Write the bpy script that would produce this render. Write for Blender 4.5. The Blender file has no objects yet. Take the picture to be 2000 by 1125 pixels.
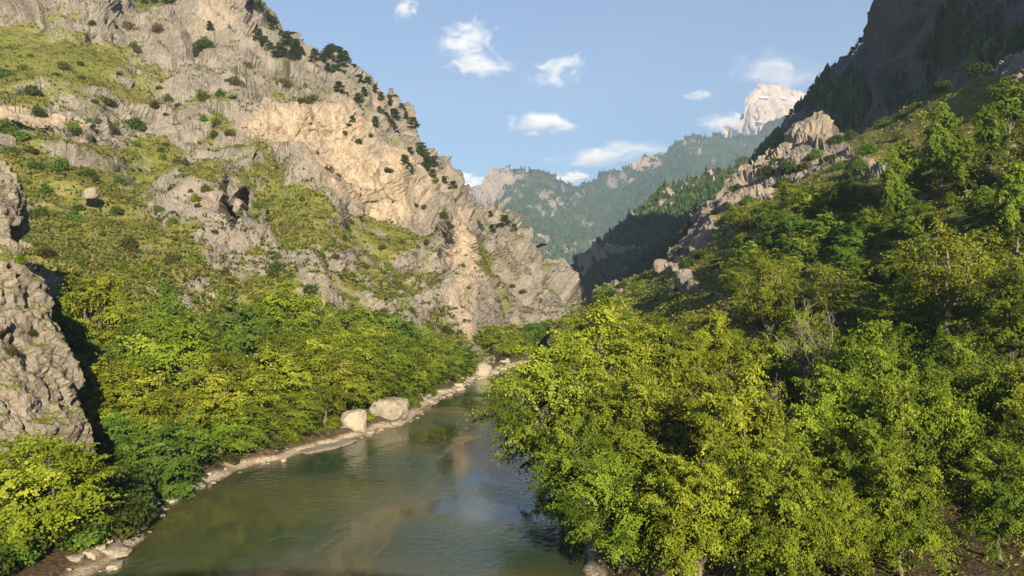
import bpy, math, random
import numpy as np
from mathutils import Vector

# ------------------------------------------------------------------ camera, sky, sun, exposure
sc = bpy.context.scene
COL = sc.collection
CAM_Z, F, CX, CY = 20.0, 1570.0, 1000.0, 562.5          # focal length in pixels of a 2000 px wide frame
SUN_AZ, SUN_EL = math.radians(-16.0), math.radians(18.5)  # heading of the light (0 = straight up the valley), elevation

cam_d = bpy.data.cameras.new('camera')
cam = bpy.data.objects.new('camera', cam_d); COL.objects.link(cam)
cam.location = (0, 0, CAM_Z); cam.rotation_euler = (math.radians(90), 0, 0)
cam_d.sensor_width = 36.0; cam_d.lens = 36.0 * F / 2000.0
cam_d.clip_start = 0.1; cam_d.clip_end = 60000
sc.camera = cam

world = bpy.data.worlds.new('World'); sc.world = world; world.use_nodes = True
wn = world.node_tree; wn.nodes.clear()
sky = wn.nodes.new('ShaderNodeTexSky'); sky.sky_type = 'NISHITA'; sky.sun_disc = False
sky.sun_elevation = SUN_EL; sky.sun_rotation = math.radians(164.0)
sky.altitude = 450; sky.air_density = 1.1; sky.dust_density = 0.05; sky.ozone_density = 5.0
wbg = wn.nodes.new('ShaderNodeBackground'); wbg.inputs['Strength'].default_value = 0.051
wout = wn.nodes.new('ShaderNodeOutputWorld')
wn.links.new(sky.outputs[0], wbg.inputs[0]); wn.links.new(wbg.outputs[0], wout.inputs[0])

sun_d = bpy.data.lights.new('sun', 'SUN'); sun_d.energy = 5.0; sun_d.angle = math.radians(0.5)
sun_d.color = (1.0, 0.84, 0.61)
sun = bpy.data.objects.new('sun', sun_d); COL.objects.link(sun)
LD = Vector((math.sin(SUN_AZ) * math.cos(SUN_EL), math.cos(SUN_AZ) * math.cos(SUN_EL), -math.sin(SUN_EL)))
sun.rotation_euler = LD.to_track_quat('-Z', 'Y').to_euler()
sun.location = (60, -200, 150)

sc.view_settings.view_transform = 'Standard'; sc.view_settings.look = 'None'
sc.view_settings.exposure = 1.38; sc.view_settings.gamma = 1.0
sc.view_settings.use_curve_mapping = False
sc.cycles.use_denoising = True
sc.cycles.max_bounces = 6; sc.cycles.diffuse_bounces = 3; sc.cycles.glossy_bounces = 3
sc.cycles.transmission_bounces = 4; sc.cycles.volume_bounces = 5
sc.cycles.sample_clamp_indirect = 6.0
sc.cycles.volume_max_steps = 128; sc.cycles.volume_step_rate = 1.0

# ------------------------------------------------------------------ numpy noise
def _h(ix, iy, iz, seed):
    h = (ix.astype(np.uint32) * np.uint32(374761393) + iy.astype(np.uint32) * np.uint32(668265263)
         + iz.astype(np.uint32) * np.uint32(2147483647) + np.uint32((seed * 974634777 + 12345) & 0xffffffff))
    h = (h ^ (h >> np.uint32(13))) * np.uint32(1274126177)
    h = (h ^ (h >> np.uint32(16))) * np.uint32(2246822519)
    return h ^ (h >> np.uint32(15))
def _r(h, k):
    h = (h + np.uint32((k * 2654435769) & 0xffffffff)); h = (h ^ (h >> np.uint32(16))) * np.uint32(2246822507)
    h = h ^ (h >> np.uint32(13))
    return (h & np.uint32(0xffffff)).astype(np.float64) / float(0xffffff)
def perlin(p, seed=0):
    f = np.floor(p); i = f.astype(np.int64); t = p - f
    w = t * t * t * (t * (t * 6 - 15) + 10); out = np.zeros(len(p))
    for a in (0, 1):
        for b in (0, 1):
            for c in (0, 1):
                h = _h(i[:, 0] + a, i[:, 1] + b, i[:, 2] + c, seed)
                d = (t[:, 0] - a) * (_r(h, 1) * 2 - 1) + (t[:, 1] - b) * (_r(h, 2) * 2 - 1) + (t[:, 2] - c) * (_r(h, 3) * 2 - 1)
                ww = (w[:, 0] if a else 1 - w[:, 0]) * (w[:, 1] if b else 1 - w[:, 1]) * (w[:, 2] if c else 1 - w[:, 2])
                out += ww * d
    return out * 1.5
def fbm(p, octv=4, seed=0, gain=0.5):
    o = np.zeros(len(p)); a = 1.0
    for k in range(octv):
        o += a * perlin(p, seed + k); p = p * 2.03 + 7.1; a *= gain
    return o
def ridged(p, octv=3, seed=0):
    o = np.zeros(len(p)); a = 1.0
    for k in range(octv):
        o += a * (0.5 - np.abs(perlin(p, seed + k))); p = p * 2.1 + 3.3; a *= 0.5
    return o
def facet(p, seed=0, tilt=0.9, k=16.0, crack=0.0):
    """broken rock: every cell a tilted plane with its own offset, met in narrow creases"""
    i0 = np.floor(p).astype(np.int64); ws = np.full(len(p), 1e-12); wm = np.zeros(len(p)); vs = np.zeros(len(p))
    for a in (-1, 0, 1):
        for b in (-1, 0, 1):
            for c in (-1, 0, 1):
                ix, iy, iz = i0[:, 0] + a, i0[:, 1] + b, i0[:, 2] + c
                h = _h(ix, iy, iz, seed)
                dx = p[:, 0] - ix - _r(h, 1); dy = p[:, 1] - iy - _r(h, 2); dz = p[:, 2] - iz - _r(h, 3)
                w = np.exp(-k * (dx * dx + dy * dy + dz * dz))
                v = (_r(h, 4) - 0.5) + tilt * (dx * (_r(h, 5) * 2 - 1) + dy * (_r(h, 6) * 2 - 1) + dz * (_r(h, 7) * 2 - 1))
                ws += w; vs += w * v; wm = np.maximum(wm, w)
    return vs / ws - crack * np.clip((1 - wm / ws) * 2, 0, 1) ** 2
def sstep(a, b, x):
    t = np.clip((x - a) / (b - a), 0, 1); return t * t * (3 - 2 * t)

# ------------------------------------------------------------------ helpers
def P(px, py, d):
    return np.array([(px - CX) / F * d, d, CAM_Z + (CY - py) / F * d])
def proj(v):
    return np.stack([CX + F * v[:, 0] / v[:, 1], CY - F * (v[:, 2] - CAM_Z) / v[:, 1]], 1)

def tag(o, label=None, cat=None, group=None, kind=None):
    if label: o['label'] = label
    if cat: o['category'] = cat
    if group: o['group'] = group
    if kind: o['kind'] = kind
    return o
def make_mesh(name, v, faces, mat, attrs=None, smooth=None):
    """faces: (n,k) array of one polygon size"""
    me = bpy.data.meshes.new(name); v = np.asarray(v, np.float32); faces = np.asarray(faces, np.int32)
    n, k = faces.shape
    me.vertices.add(len(v)); me.vertices.foreach_set('co', v.ravel())
    me.loops.add(n * k); me.loops.foreach_set('vertex_index', faces.ravel())
    me.polygons.add(n); me.polygons.foreach_set('loop_start', np.arange(0, n * k, k, dtype=np.int32))
    me.polygons.foreach_set('loop_total', np.full(n, k, np.int32))
    if smooth is not None:
        sm = np.full(n, bool(smooth)) if np.isscalar(smooth) else smooth
        me.polygons.foreach_set('use_smooth', sm)
    for an, av in (attrs or {}).items():
        at = me.attributes.new(an, 'FLOAT', 'POINT'); at.data.foreach_set('value', np.asarray(av, np.float32))
    me.materials.append(mat); me.update(calc_edges=True)
    return me
def link(name, data, parent=None, loc=None):
    o = bpy.data.objects.new(name, data); COL.objects.link(o)
    if parent: o.parent = parent
    if loc is not None: o.location = loc
    return o
_ORD = ['first', 'second', 'third', 'fourth', 'fifth', 'sixth', 'seventh', 'eighth', 'ninth', 'tenth', 'eleventh', 'twelfth',
        'thirteenth', 'fourteenth', 'fifteenth', 'sixteenth', 'seventeenth', 'eighteenth', 'nineteenth', 'twentieth']
def ordn(k):
    if k < 20: return _ORD[k]
    tens = {2: 'twenty', 3: 'thirty', 4: 'forty', 5: 'fifty', 6: 'sixty', 7: 'seventy', 8: 'eighty', 9: 'ninety'}[(k + 1) // 10]
    return {2: 'twentieth', 3: 'thirtieth', 4: 'fortieth', 5: 'fiftieth', 6: 'sixtieth', 7: 'seventieth', 8: 'eightieth', 9: 'ninetieth'}[(k + 1) // 10] if (k + 1) % 10 == 0 else tens + '-' + _ORD[(k + 1) % 10 - 1]

# ------------------------------------------------------------------ materials
class NT:
    def __init__(s, name):
        s.m = bpy.data.materials.new(name); s.m.use_nodes = True; s.t = s.m.node_tree; s.t.nodes.clear()
        s.out = s.t.nodes.new('ShaderNodeOutputMaterial')
    def n(s, typ, **kw):
        nd = s.t.nodes.new('ShaderNode' + typ)
        for k, v in kw.items():
            if k.startswith('_'): setattr(nd, k[1:], v)
            else: s.set(nd.inputs[k.replace('__', ' ')], v)
        return nd
    def set(s, inp, v):
        if hasattr(v, 'is_linked') or isinstance(v, bpy.types.NodeSocket): s.t.links.new(v, inp)
        elif isinstance(v, (tuple, list)) and len(v) == 3 and inp.type == 'RGBA': inp.default_value = (*v, 1)
        else: inp.default_value = v
    def pos(s, scale=(1, 1, 1), obj=False):
        if obj: o = s.n('TexCoord').outputs['Object']
        else: o = s.n('NewGeometry').outputs['Position']
        mp = s.t.nodes.new('ShaderNodeMapping'); s.t.links.new(o, mp.inputs['Vector']); mp.inputs['Scale'].default_value = scale
        return mp.outputs[0]
    def noise(s, vec, scale, detail=4, rough=0.55, dist=0.0):
        nd = s.n('TexNoise', Scale=scale, Detail=detail, Roughness=rough, Distortion=dist); s.t.links.new(vec, nd.inputs['Vector'])
        return nd.outputs[0]
    def mapr(s, v, a, b, c=0.0, d=1.0):
        nd = s.n('MapRange'); s.set(nd.inputs[0], v)
        for i, x in enumerate((a, b, c, d)): nd.inputs[i + 1].default_value = x
        nd.interpolation_type = 'SMOOTHSTEP'
        return nd.outputs[0]
    def math(s, op, a, b=0.0, clamp=False):
        nd = s.n('Math', _operation=op, _use_clamp=clamp); s.set(nd.inputs[0], a); s.set(nd.inputs[1], b); return nd.outputs[0]
    def mix(s, f, a, b, blend='MIX'):
        nd = s.n('Mix', _data_type='RGBA', _blend_type=blend); s.set(nd.inputs[0], f); s.set(nd.inputs[6], a); s.set(nd.inputs[7], b)
        return nd.outputs[2]
    def attr(s, name):
        return s.n('Attribute', _attribute_name=name).outputs['Fac']
    def surf(s, sock): s.t.links.new(sock, s.out.inputs['Surface'])

def rock_material(name, base=((0.148, 0.136, 0.122), (0.255, 0.23, 0.20)), tan=((0.32, 0.25, 0.175), (0.47, 0.385, 0.285)),
                  grass=((0.145, 0.165, 0.028), (0.215, 0.195, 0.06), (0.085, 0.115, 0.02)), sc_=1.0, bump=0.6, gfreq=1.0):
    dk = lambda cs: tuple(tuple(c * 0.85 for c in k) for k in cs)
    base, tan, grass = dk(base), dk(tan), dk(grass)
    t = NT(name); pos = t.pos()
    ver = t.pos((1, 1, 0.16))
    n1 = t.noise(pos, 0.10 * sc_, 6, 0.62); n2 = t.noise(pos, 0.9 * sc_, 6, 0.7); n3 = t.noise(ver, 0.45 * sc_, 5, 0.65, 0.4)
    rock = t.mix(t.mapr(n1, 0.36, 0.64), base[0], base[1])
    rock = t.mix(t.mapr(n2, 0.38, 0.72, 0, 0.75), rock, tuple(c * 1.28 for c in base[1]))
    rock = t.mix(t.mapr(n3, 0.54, 0.74, 0, 0.6), rock, (base[0][0] * 0.62, base[0][1] * 0.62, base[0][2] * 0.62))
    tn = t.mix(t.mapr(n3, 0.36, 0.60), tan[0], tan[1])
    tn = t.mix(t.mapr(t.noise(ver, 0.12 * sc_, 4), 0.52, 0.68, 0, 0.7), tn, base[1])
    tf = t.math('MULTIPLY', t.attr('tan'), t.mapr(t.math('ADD', n1, t.math('MULTIPLY', n2, 0.3)), 0.40, 0.72, 0.25, 1.0), True)
    rock = t.mix(tf, rock, tn)
    speck = t.noise(pos, 2.6 * sc_, 3, 0.7)
    rock = t.mix(t.mapr(t.noise(t.pos((1, 1, 0.6)), 1.1 * sc_, 6, 0.75, 0.6), 0.53, 0.66, 0, 0.62), rock, (base[0][0] * 0.55, base[0][1] * 0.56, base[0][2] * 0.52))  # these two mixes paint dark crevice shade into the rock by noise
    rock = t.mix(t.mapr(speck, 0.55, 0.70, 0, 0.6), rock, (base[0][0] * 0.5, base[0][1] * 0.5, base[0][2] * 0.48))
    g1 = t.noise(pos, 0.16 * gfreq, 5, 0.65); g2 = t.noise(pos, 1.3 * gfreq, 5, 0.7)
    gr = t.mix(t.mapr(g1, 0.42, 0.62), grass[0], grass[1])
    gr = t.mix(t.mapr(g2, 0.46, 0.64, 0, 0.85), gr, grass[2])
    gm = t.math('ADD', t.attr('grass'), t.math('MULTIPLY', t.math('SUBTRACT', g2, 0.5), 1.9))
    gm = t.math('ADD', gm, t.math('MULTIPLY', t.math('SUBTRACT', g1, 0.5), 0.9))
    gf = t.mapr(gm, 0.38, 0.56)
    colr = t.mix(gf, rock, gr)
    bh = t.math('ADD', t.math('MULTIPLY', n2, 1.0), t.math('MULTIPLY', speck, 0.55))
    bp = t.n('Bump', Strength=bump, Distance=1.3 / sc_, Height=bh)
    b = t.n('BsdfPrincipled', Base__Color=colr, Roughness=0.95, Normal=bp.outputs[0]); b.inputs['Specular IOR Level'].default_value = 0.12
    t.surf(b.outputs[0]); return t.m

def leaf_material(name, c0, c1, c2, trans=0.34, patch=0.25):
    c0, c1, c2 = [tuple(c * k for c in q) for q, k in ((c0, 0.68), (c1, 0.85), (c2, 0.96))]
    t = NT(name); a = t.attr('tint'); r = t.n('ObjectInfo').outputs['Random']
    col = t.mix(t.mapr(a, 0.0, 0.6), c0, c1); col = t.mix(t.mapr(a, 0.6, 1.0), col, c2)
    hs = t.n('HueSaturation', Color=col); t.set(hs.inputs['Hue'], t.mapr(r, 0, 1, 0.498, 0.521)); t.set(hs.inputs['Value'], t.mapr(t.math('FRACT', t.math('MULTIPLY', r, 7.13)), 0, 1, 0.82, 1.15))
    d = t.n('BsdfPrincipled', Base__Color=hs.outputs[0], Roughness=0.62); d.inputs['Specular IOR Level'].default_value = 0.08
    tr = t.n('BsdfTranslucent', Color=t.mix(1.0, hs.outputs[0], (1.25, 1.15, 0.55), 'MULTIPLY'))
    ms = t.n('MixShader', Fac=trans); t.t.links.new(d.outputs[0], ms.inputs[1]); t.t.links.new(tr.outputs[0], ms.inputs[2])
    t.surf(ms.outputs[0]); return t.m

def bark_material(name, a=(0.06, 0.05, 0.038), b=(0.15, 0.13, 0.10)):
    t = NT(name); n = t.noise(t.pos((1, 1, 0.4)), 2.2, 4, 0.6)
    col = t.mix(t.mapr(n, 0.42, 0.6), a, b)
    bp = t.n('Bump', Strength=0.5, Distance=0.05, Height=n)
    p = t.n('BsdfPrincipled', Base__Color=col, Roughness=0.85, Normal=bp.outputs[0]); t.surf(p.outputs[0]); return t.m

M = {}
M['rock'] = rock_material('limestone_slope')
M['rock_near'] = rock_material('limestone_crag', base=((0.155, 0.14, 0.118), (0.27, 0.24, 0.195)), sc_=2.2, bump=0.7, gfreq=1.6)
M['rock_hill'] = rock_material('limestone_hillside', grass=((0.12, 0.135, 0.02), (0.21, 0.175, 0.055), (0.065, 0.09, 0.015)), sc_=1.5, bump=0.7, gfreq=1.3)
M['rock_dark'] = rock_material('limestone_shade_toned', base=((0.065, 0.068, 0.082), (0.13, 0.132, 0.148)), tan=((0.13, 0.10, 0.08), (0.17, 0.135, 0.11)),
                               grass=((0.035, 0.05, 0.014), (0.05, 0.056, 0.018), (0.02, 0.032, 0.011)), sc_=0.55, bump=0.6, gfreq=0.5)  # limestone darkened and blued: the mountain's shade is put into its colour
M['rock_far'] = rock_material('limestone_far', base=((0.19, 0.17, 0.15), (0.36, 0.31, 0.26)), tan=((0.42, 0.30, 0.21), (0.5, 0.4, 0.3)),
                              grass=((0.045, 0.075, 0.02), (0.075, 0.10, 0.024), (0.025, 0.042, 0.014)), sc_=0.12, bump=0.6, gfreq=0.10)
M['rock_peak'] = rock_material('limestone_peak', base=((0.38, 0.335, 0.30), (0.60, 0.53, 0.47)), tan=((0.72, 0.58, 0.46), (0.8, 0.68, 0.56)), sc_=0.065, bump=0.8, gfreq=0.05)
M['boulder'] = rock_material('river_boulder', base=((0.19, 0.17, 0.14), (0.29, 0.26, 0.21)), tan=((0.34, 0.29, 0.22), (0.46, 0.41, 0.33)), sc_=4.0, bump=0.45)
M['leaf_plane'] = leaf_material('plane_leaves', (0.072, 0.108, 0.009), (0.165, 0.215, 0.016), (0.285, 0.325, 0.034), 0.26)
M['leaf_gold'] = leaf_material('plane_leaves_golden', (0.095, 0.125, 0.010), (0.22, 0.255, 0.018), (0.345, 0.36, 0.042), 0.26)
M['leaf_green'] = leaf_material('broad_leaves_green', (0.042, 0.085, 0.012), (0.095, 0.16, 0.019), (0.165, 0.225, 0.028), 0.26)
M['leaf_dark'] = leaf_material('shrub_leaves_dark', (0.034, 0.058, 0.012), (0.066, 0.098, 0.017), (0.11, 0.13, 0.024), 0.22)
M['leaf_olive'] = leaf_material('shrub_leaves_olive', (0.048, 0.055, 0.016), (0.088, 0.092, 0.024), (0.13, 0.125, 0.035), 0.25)
M['leaf_rust'] = leaf_material('shrub_leaves_rusty', (0.07, 0.062, 0.018), (0.12, 0.10, 0.026), (0.17, 0.12, 0.035), 0.25)
M['leaf_silver'] = leaf_material('willow_leaves', (0.085, 0.11, 0.035), (0.155, 0.175, 0.06), (0.22, 0.23, 0.09), 0.3)
M['needle'] = leaf_material('pine_needles', (0.030, 0.050, 0.018), (0.052, 0.076, 0.024), (0.082, 0.105, 0.032), 0.15)
M['far_leaf'] = leaf_material('far_forest_leaves', (0.024, 0.045, 0.014), (0.045, 0.075, 0.018), (0.085, 0.13, 0.022), 0.1)
M['tuft'] = leaf_material('grass_tufts', (0.12, 0.14, 0.024), (0.20, 0.205, 0.042), (0.29, 0.25, 0.09), 0.3)
M['bark'] = bark_material('plane_bark')
M['bark_pale'] = bark_material('pale_bark', (0.09, 0.077, 0.058), (0.21, 0.185, 0.14))

# ------------------------------------------------------------------ terrain
def rbf(ctrl, q, smooth=1e-3):
    """thin-plate spline through (px, py) -> log distance"""
    c = np.array(ctrl, float); x = c[:, :2] / 500.0; y = np.log(c[:, 2]); q = q / 500.0
    def ker(r2): return 0.5 * r2 * np.log(r2 + 1e-12)
    n = len(x); K = ker(((x[:, None] - x[None]) ** 2).sum(2)) + smooth * np.eye(n)
    A = np.zeros((n + 3, n + 3)); A[:n, :n] = K; A[:n, n] = 1; A[:n, n + 1:] = x; A[n, :n] = 1; A[n + 1:, :n] = x.T
    w = np.linalg.solve(A, np.concatenate([y, np.zeros(3)]))
    out = np.empty(len(q))
    for s in range(0, len(q), 40000):
        qq = q[s:s + 40000]; out[s:s + 40000] = ker(((qq[:, None] - x[None]) ** 2).sum(2)) @ w[:n] + w[n] + qq @ w[n + 1:]
    return np.exp(out)

def blobs(px, py, lst):
    """strongest of soft ellipses (cx, cy, rx, ry, weight)"""
    o = np.zeros(len(px))
    for cx, cy, rx, ry, w in lst:
        e = ((px - cx) / rx) ** 2 + ((py - cy) / ry) ** 2
        o = np.maximum(o, w * (1 - sstep(0.45, 1.5, e))) if w > 0 else o + w * (1 - sstep(0.45, 1.5, e))
    return o

def fine(L, sp):
    """fade relief of wavelength L where the grid spacing sp cannot carry it"""
    return np.clip(L / (3.0 * sp), 0, 1) ** 1.5

class Sheet:
    """a mountainside: visible face plus the slope falling away behind its crest"""
    def __init__(s, name, grid, mat, disp, masks, nback, flat_rock=True, push=None):
        R, C, _ = grid.shape; V = grid.reshape(-1, 3); s.shape = (R, C)
        du = np.gradient(grid, axis=1); dv = np.gradient(grid, axis=0)
        N = np.cross(du, dv).reshape(-1, 3); N /= np.linalg.norm(N, axis=1)[:, None] + 1e-9
        view = V - np.array([0, 0, CAM_Z]); N[(N * view).sum(1) > 0] *= -1
        front = (np.arange(R) < R - nback)[:, None].repeat(C, 1).ravel()
        N[~front] = np.where(N[~front][:, 2:3] < 0, -N[~front], N[~front])
        pp = proj(np.where(V[:, 1:2] > 5, V, [0, 5, 0]))
        g, tn = masks(V, N, pp); g[~front] = np.maximum(g[~front], 0.6)
        sp = np.maximum(np.linalg.norm(dv, axis=2), np.linalg.norm(du, axis=2)).ravel()
        V = V + N * disp(V, g, pp, sp)[:, None]
        if push is not None: V = V + np.array([-0.2, 1.0, 0.0]) * push(pp, V)[:, None]
        G = V.reshape(R, C, 3); n2 = np.cross(np.gradient(G, axis=1), np.gradient(G, axis=0)).reshape(-1, 3)
        nz = np.abs(n2[:, 2]) / (np.linalg.norm(n2, axis=1) + 1e-9)
        g = np.clip(g + 0.55 * (nz - 0.55), 0, 1.2)
        idx = np.arange(R * C).reshape(R, C)
        fc = np.stack([idx[:-1, :-1], idx[:-1, 1:], idx[1:, 1:], idx[1:, :-1]], -1).reshape(-1, 4)
        sm = g[fc].mean(1) > 0.45 if flat_rock else True
        s.V, s.g, s.tan, s.nz, s.front = V, g, tn, nz, front
        s.pp = proj(np.where(V[:, 1:2] > 5, V, [0, 5, 0]))
        s.obj = link(name, make_mesh(name, V, fc, mat, {'grass': g, 'tan': tn}, sm)); tag(s.obj, kind='structure')
    def at(s, px, py):
        d = (s.pp[:, 0] - px) ** 2 + (s.pp[:, 1] - py) ** 2 + np.where(s.front, 0, 1e7)
        return s.V[int(np.argmin(d))]
    def zat(s, x, y, rad=4.0):
        d = (s.V[:, 0] - x) ** 2 + (s.V[:, 1] - y) ** 2; k = int(np.argmin(d))
        return s.V[k, 2] if d[k] < rad * rad else -1e9

def px_grid(x0, x1, step, nrow, crest, base, ctrl, jag, back, nback, seed, jscale=40.0):
    px = np.arange(x0, x1 + step, step, dtype=float)
    cr = np.interp(px, [c[0] for c in crest], [c[1] for c in crest]); ba = np.interp(px, [c[0] for c in base], [c[1] for c in base])
    q = np.stack([px / jscale, np.zeros_like(px), np.zeros_like(px)], 1)
    cr = cr + jag * fbm(q, 5, seed, 0.6)
    t = np.linspace(0, 1, nrow)[:, None]
    py = ba[None] + (cr - ba)[None] * t; pxx = np.repeat(px[None], nrow, 0)
    d = rbf(ctrl, np.stack([pxx.ravel(), py.ravel()], 1)).reshape(py.shape)
    g = np.stack([(pxx - CX) / F * d, d, CAM_Z + (CY - py) / F * d], -1)
    low = g[0].copy(); tow = low.copy(); tow[:, 2] = 0; tow /= np.linalg.norm(tow, axis=1)[:, None]
    skirt = []
    for k in range(8, 0, -1):
        a = (low[:, 2] + 5.0) * k / 8.0; r = low - tow * (0.9 * a)[:, None]; r[:, 2] -= a; skirt.append(r[None])
    rows = skirt + [g]; top = g[-1]; dirn = top.copy(); dirn[:, 2] = 0; dirn /= np.linalg.norm(dirn, axis=1)[:, None]
    for k in range(1, nback + 1):
        a = back * (k / nback) ** 1.6
        r = top + dirn * a; r[:, 2] -= 0.25 * a + 0.9 * a * (k / nback); rows.append(r[None])
    return np.concatenate(rows, 0)

# --- valley ground with the river bed
SHL = [(-80, -34), (0, -31), (40, -29), (60, -29.5), (72, -32), (82, -31.4), (89, -29.5), (96, -26.9), (104, -22.5), (112, -19.3), (120, -15.8), (144, -13.8),
       (177, -7.9), (195, -3), (210, 1.3), (222, 9), (232, 26), (240, 60), (246, 140)]
SHR = [(-80, 12), (0, 9), (50, 5.5), (75, 4.5), (100, 9), (140, 16), (170, 24), (188, 34), (198, 50), (204, 80), (208, 140)]
def shore(y):
    return np.interp(y, [a for a, b in SHL], [b for a, b in SHL]), np.interp(y, [a for a, b in SHR], [b for a, b in SHR])
def ground_z(x, y):
    x = np.atleast_1d(np.asarray(x, float)); y = np.atleast_1d(np.asarray(y, float))
    q = np.stack([x, y, np.zeros_like(x)], 1); xl, xr = shore(y); w = 1.6 * fbm(q / 7.0, 3, 5)
    dl = xl - x + w; dr = x - xr + w
    prof = lambda d: np.where(d < 0, np.maximum(-1.8, 0.22 * d), np.minimum(d * 0.6, 1.15) + np.clip(d - 5, 0, 30) * 0.06)
    z = np.where(dl > dr, prof(dl) + np.clip(dl - 14, 0, 40) * 0.07, prof(dr) + np.clip(dr - 34, 0, 80) * 0.32)
    return z + np.where(np.maximum(dl, dr) > 0.5, 0.22 * fbm(q / 2.3, 3, 9), 0.05 * fbm(q / 2.0, 2, 9))
gx = np.arange(-120, 150.1, 0.9); gy = np.arange(-70, 300.1, 1.0)
XX, YY = np.meshgrid(gx, gy); ZZ = ground_z(XX.ravel(), YY.ravel())
GV = np.stack([XX.ravel(), YY.ravel(), ZZ], 1); R_, C_ = XX.shape; idx = np.arange(R_ * C_).reshape(R_, C_)
GF = np.stack([idx[:-1, :-1], idx[:-1, 1:], idx[1:, 1:], idx[1:, :-1]], -1).reshape(-1, 4)
xl_, xr_ = shore(YY.ravel()); path = np.exp(-((YY.ravel() - 67 - 0.12 * (XX.ravel() - 36)) / 1.9) ** 2) * sstep(22, 30, XX.ravel())
t = NT('valley_ground'); pos = t.pos(); z_ = t.n('SeparateXYZ', Vector=pos).outputs[2]
na = t.noise(pos, 0.35, 5, 0.65); nb = t.noise(pos, 2.6, 5, 0.7); nc = t.noise(pos, 7.0, 3, 0.6)
litter = t.mix(t.mapr(nb, 0.4, 0.62), (0.050, 0.040, 0.024), (0.115, 0.085, 0.050)); litter = t.mix(t.mapr(na, 0.52, 0.66), litter, (0.055, 0.068, 0.016))
grav = t.mix(t.mapr(nc, 0.36, 0.62), (0.20, 0.165, 0.12), (0.46, 0.40, 0.32)); grav = t.mix(t.mapr(na, 0.5, 0.62, 0, 0.6), grav, (0.20, 0.14, 0.085))
col = t.mix(t.mapr(t.math('ADD', z_, t.math('MULTIPLY', na, 0.9)), 0.75, 1.15), grav, litter)
col = t.mix(t.attr('path'), col, t.mix(t.mapr(nb, 0.4, 0.6), (0.30, 0.235, 0.175), (0.42, 0.35, 0.27)))
col = t.mix(t.mapr(z_, 0.02, 0.14, 0.55, 0.0), col, (0.07, 0.06, 0.045))
b = t.n('BsdfPrincipled', Base__Color=col, Roughness=0.95, Normal=t.n('Bump', Strength=0.8, Distance=0.25, Height=nb).outputs[0]); b.inputs['Specular IOR Level'].default_value = 0.1
t.surf(b.outputs[0]); M['ground'] = t.m
ground = link('valley_ground', make_mesh('valley_ground', GV, GF, M['ground'], {'path': path}, True)); tag(ground, kind='structure')
t = NT('valley_floor'); b = t.n('BsdfPrincipled', Base__Color=t.mix(t.mapr(t.noise(t.pos(), 0.02, 5), 0.4, 0.6), (0.06, 0.075, 0.025), (0.15, 0.13, 0.07)), Roughness=0.95); t.surf(b.outputs[0])
vf = link('valley_floor', make_mesh('valley_floor', [(-2600, -320, -4), (3300, -320, -4), (3300, 6400, -4), (-2600, 6400, -4)], [(0, 1, 2, 3)], t.m)); tag(vf, kind='structure')

# --- river
t = NT('river_water'); pos = t.pos(); 
cbig = t.noise(pos, 0.035, 3, 0.5)
wcol = t.mix(t.mapr(cbig, 0.38, 0.62), (0.024, 0.046, 0.026), (0.074, 0.074, 0.026))
riff = t.mapr(t.noise(t.pos((1, 0.55, 1)), 0.06, 3, 0.6, 0.6), 0.44, 0.58)
r1 = t.noise(t.pos((1.0, 0.75, 1)), 1.5, 4, 0.6, 0.5); r2 = t.noise(t.pos((1, 0.8, 1)), 0.35, 2, 0.5)
ht = t.math('ADD', t.math('MULTIPLY', r1, t.math('ADD', 0.012, t.math('MULTIPLY', riff, 0.18))), t.math('MULTIPLY', r2, 0.022))
bp = t.n('Bump', Strength=1.0, Distance=0.5, Height=ht)
b = t.n('BsdfPrincipled', Base__Color=wcol, Roughness=0.06, IOR=1.33, Normal=bp.outputs[0])
t.set(b.inputs['Roughness'], t.mapr(riff, 0, 1, 0.05, 0.12)); t.surf(b.outputs[0]); M['water'] = t.m
wx = np.linspace(-60, 140, 41); wy = np.linspace(-70, 262, 67); WX, WY = np.meshgrid(wx, wy)
WI = np.arange(WX.size).reshape(WX.shape)
river = link('river', make_mesh('river', np.stack([WX.ravel(), WY.ravel(), np.zeros(WX.size)], 1),
             np.stack([WI[:-1, :-1], WI[:-1, 1:], WI[1:, 1:], WI[1:, :-1]], -1).reshape(-1, 4), M['water'], None, True)); tag(river, kind='structure')

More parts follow.
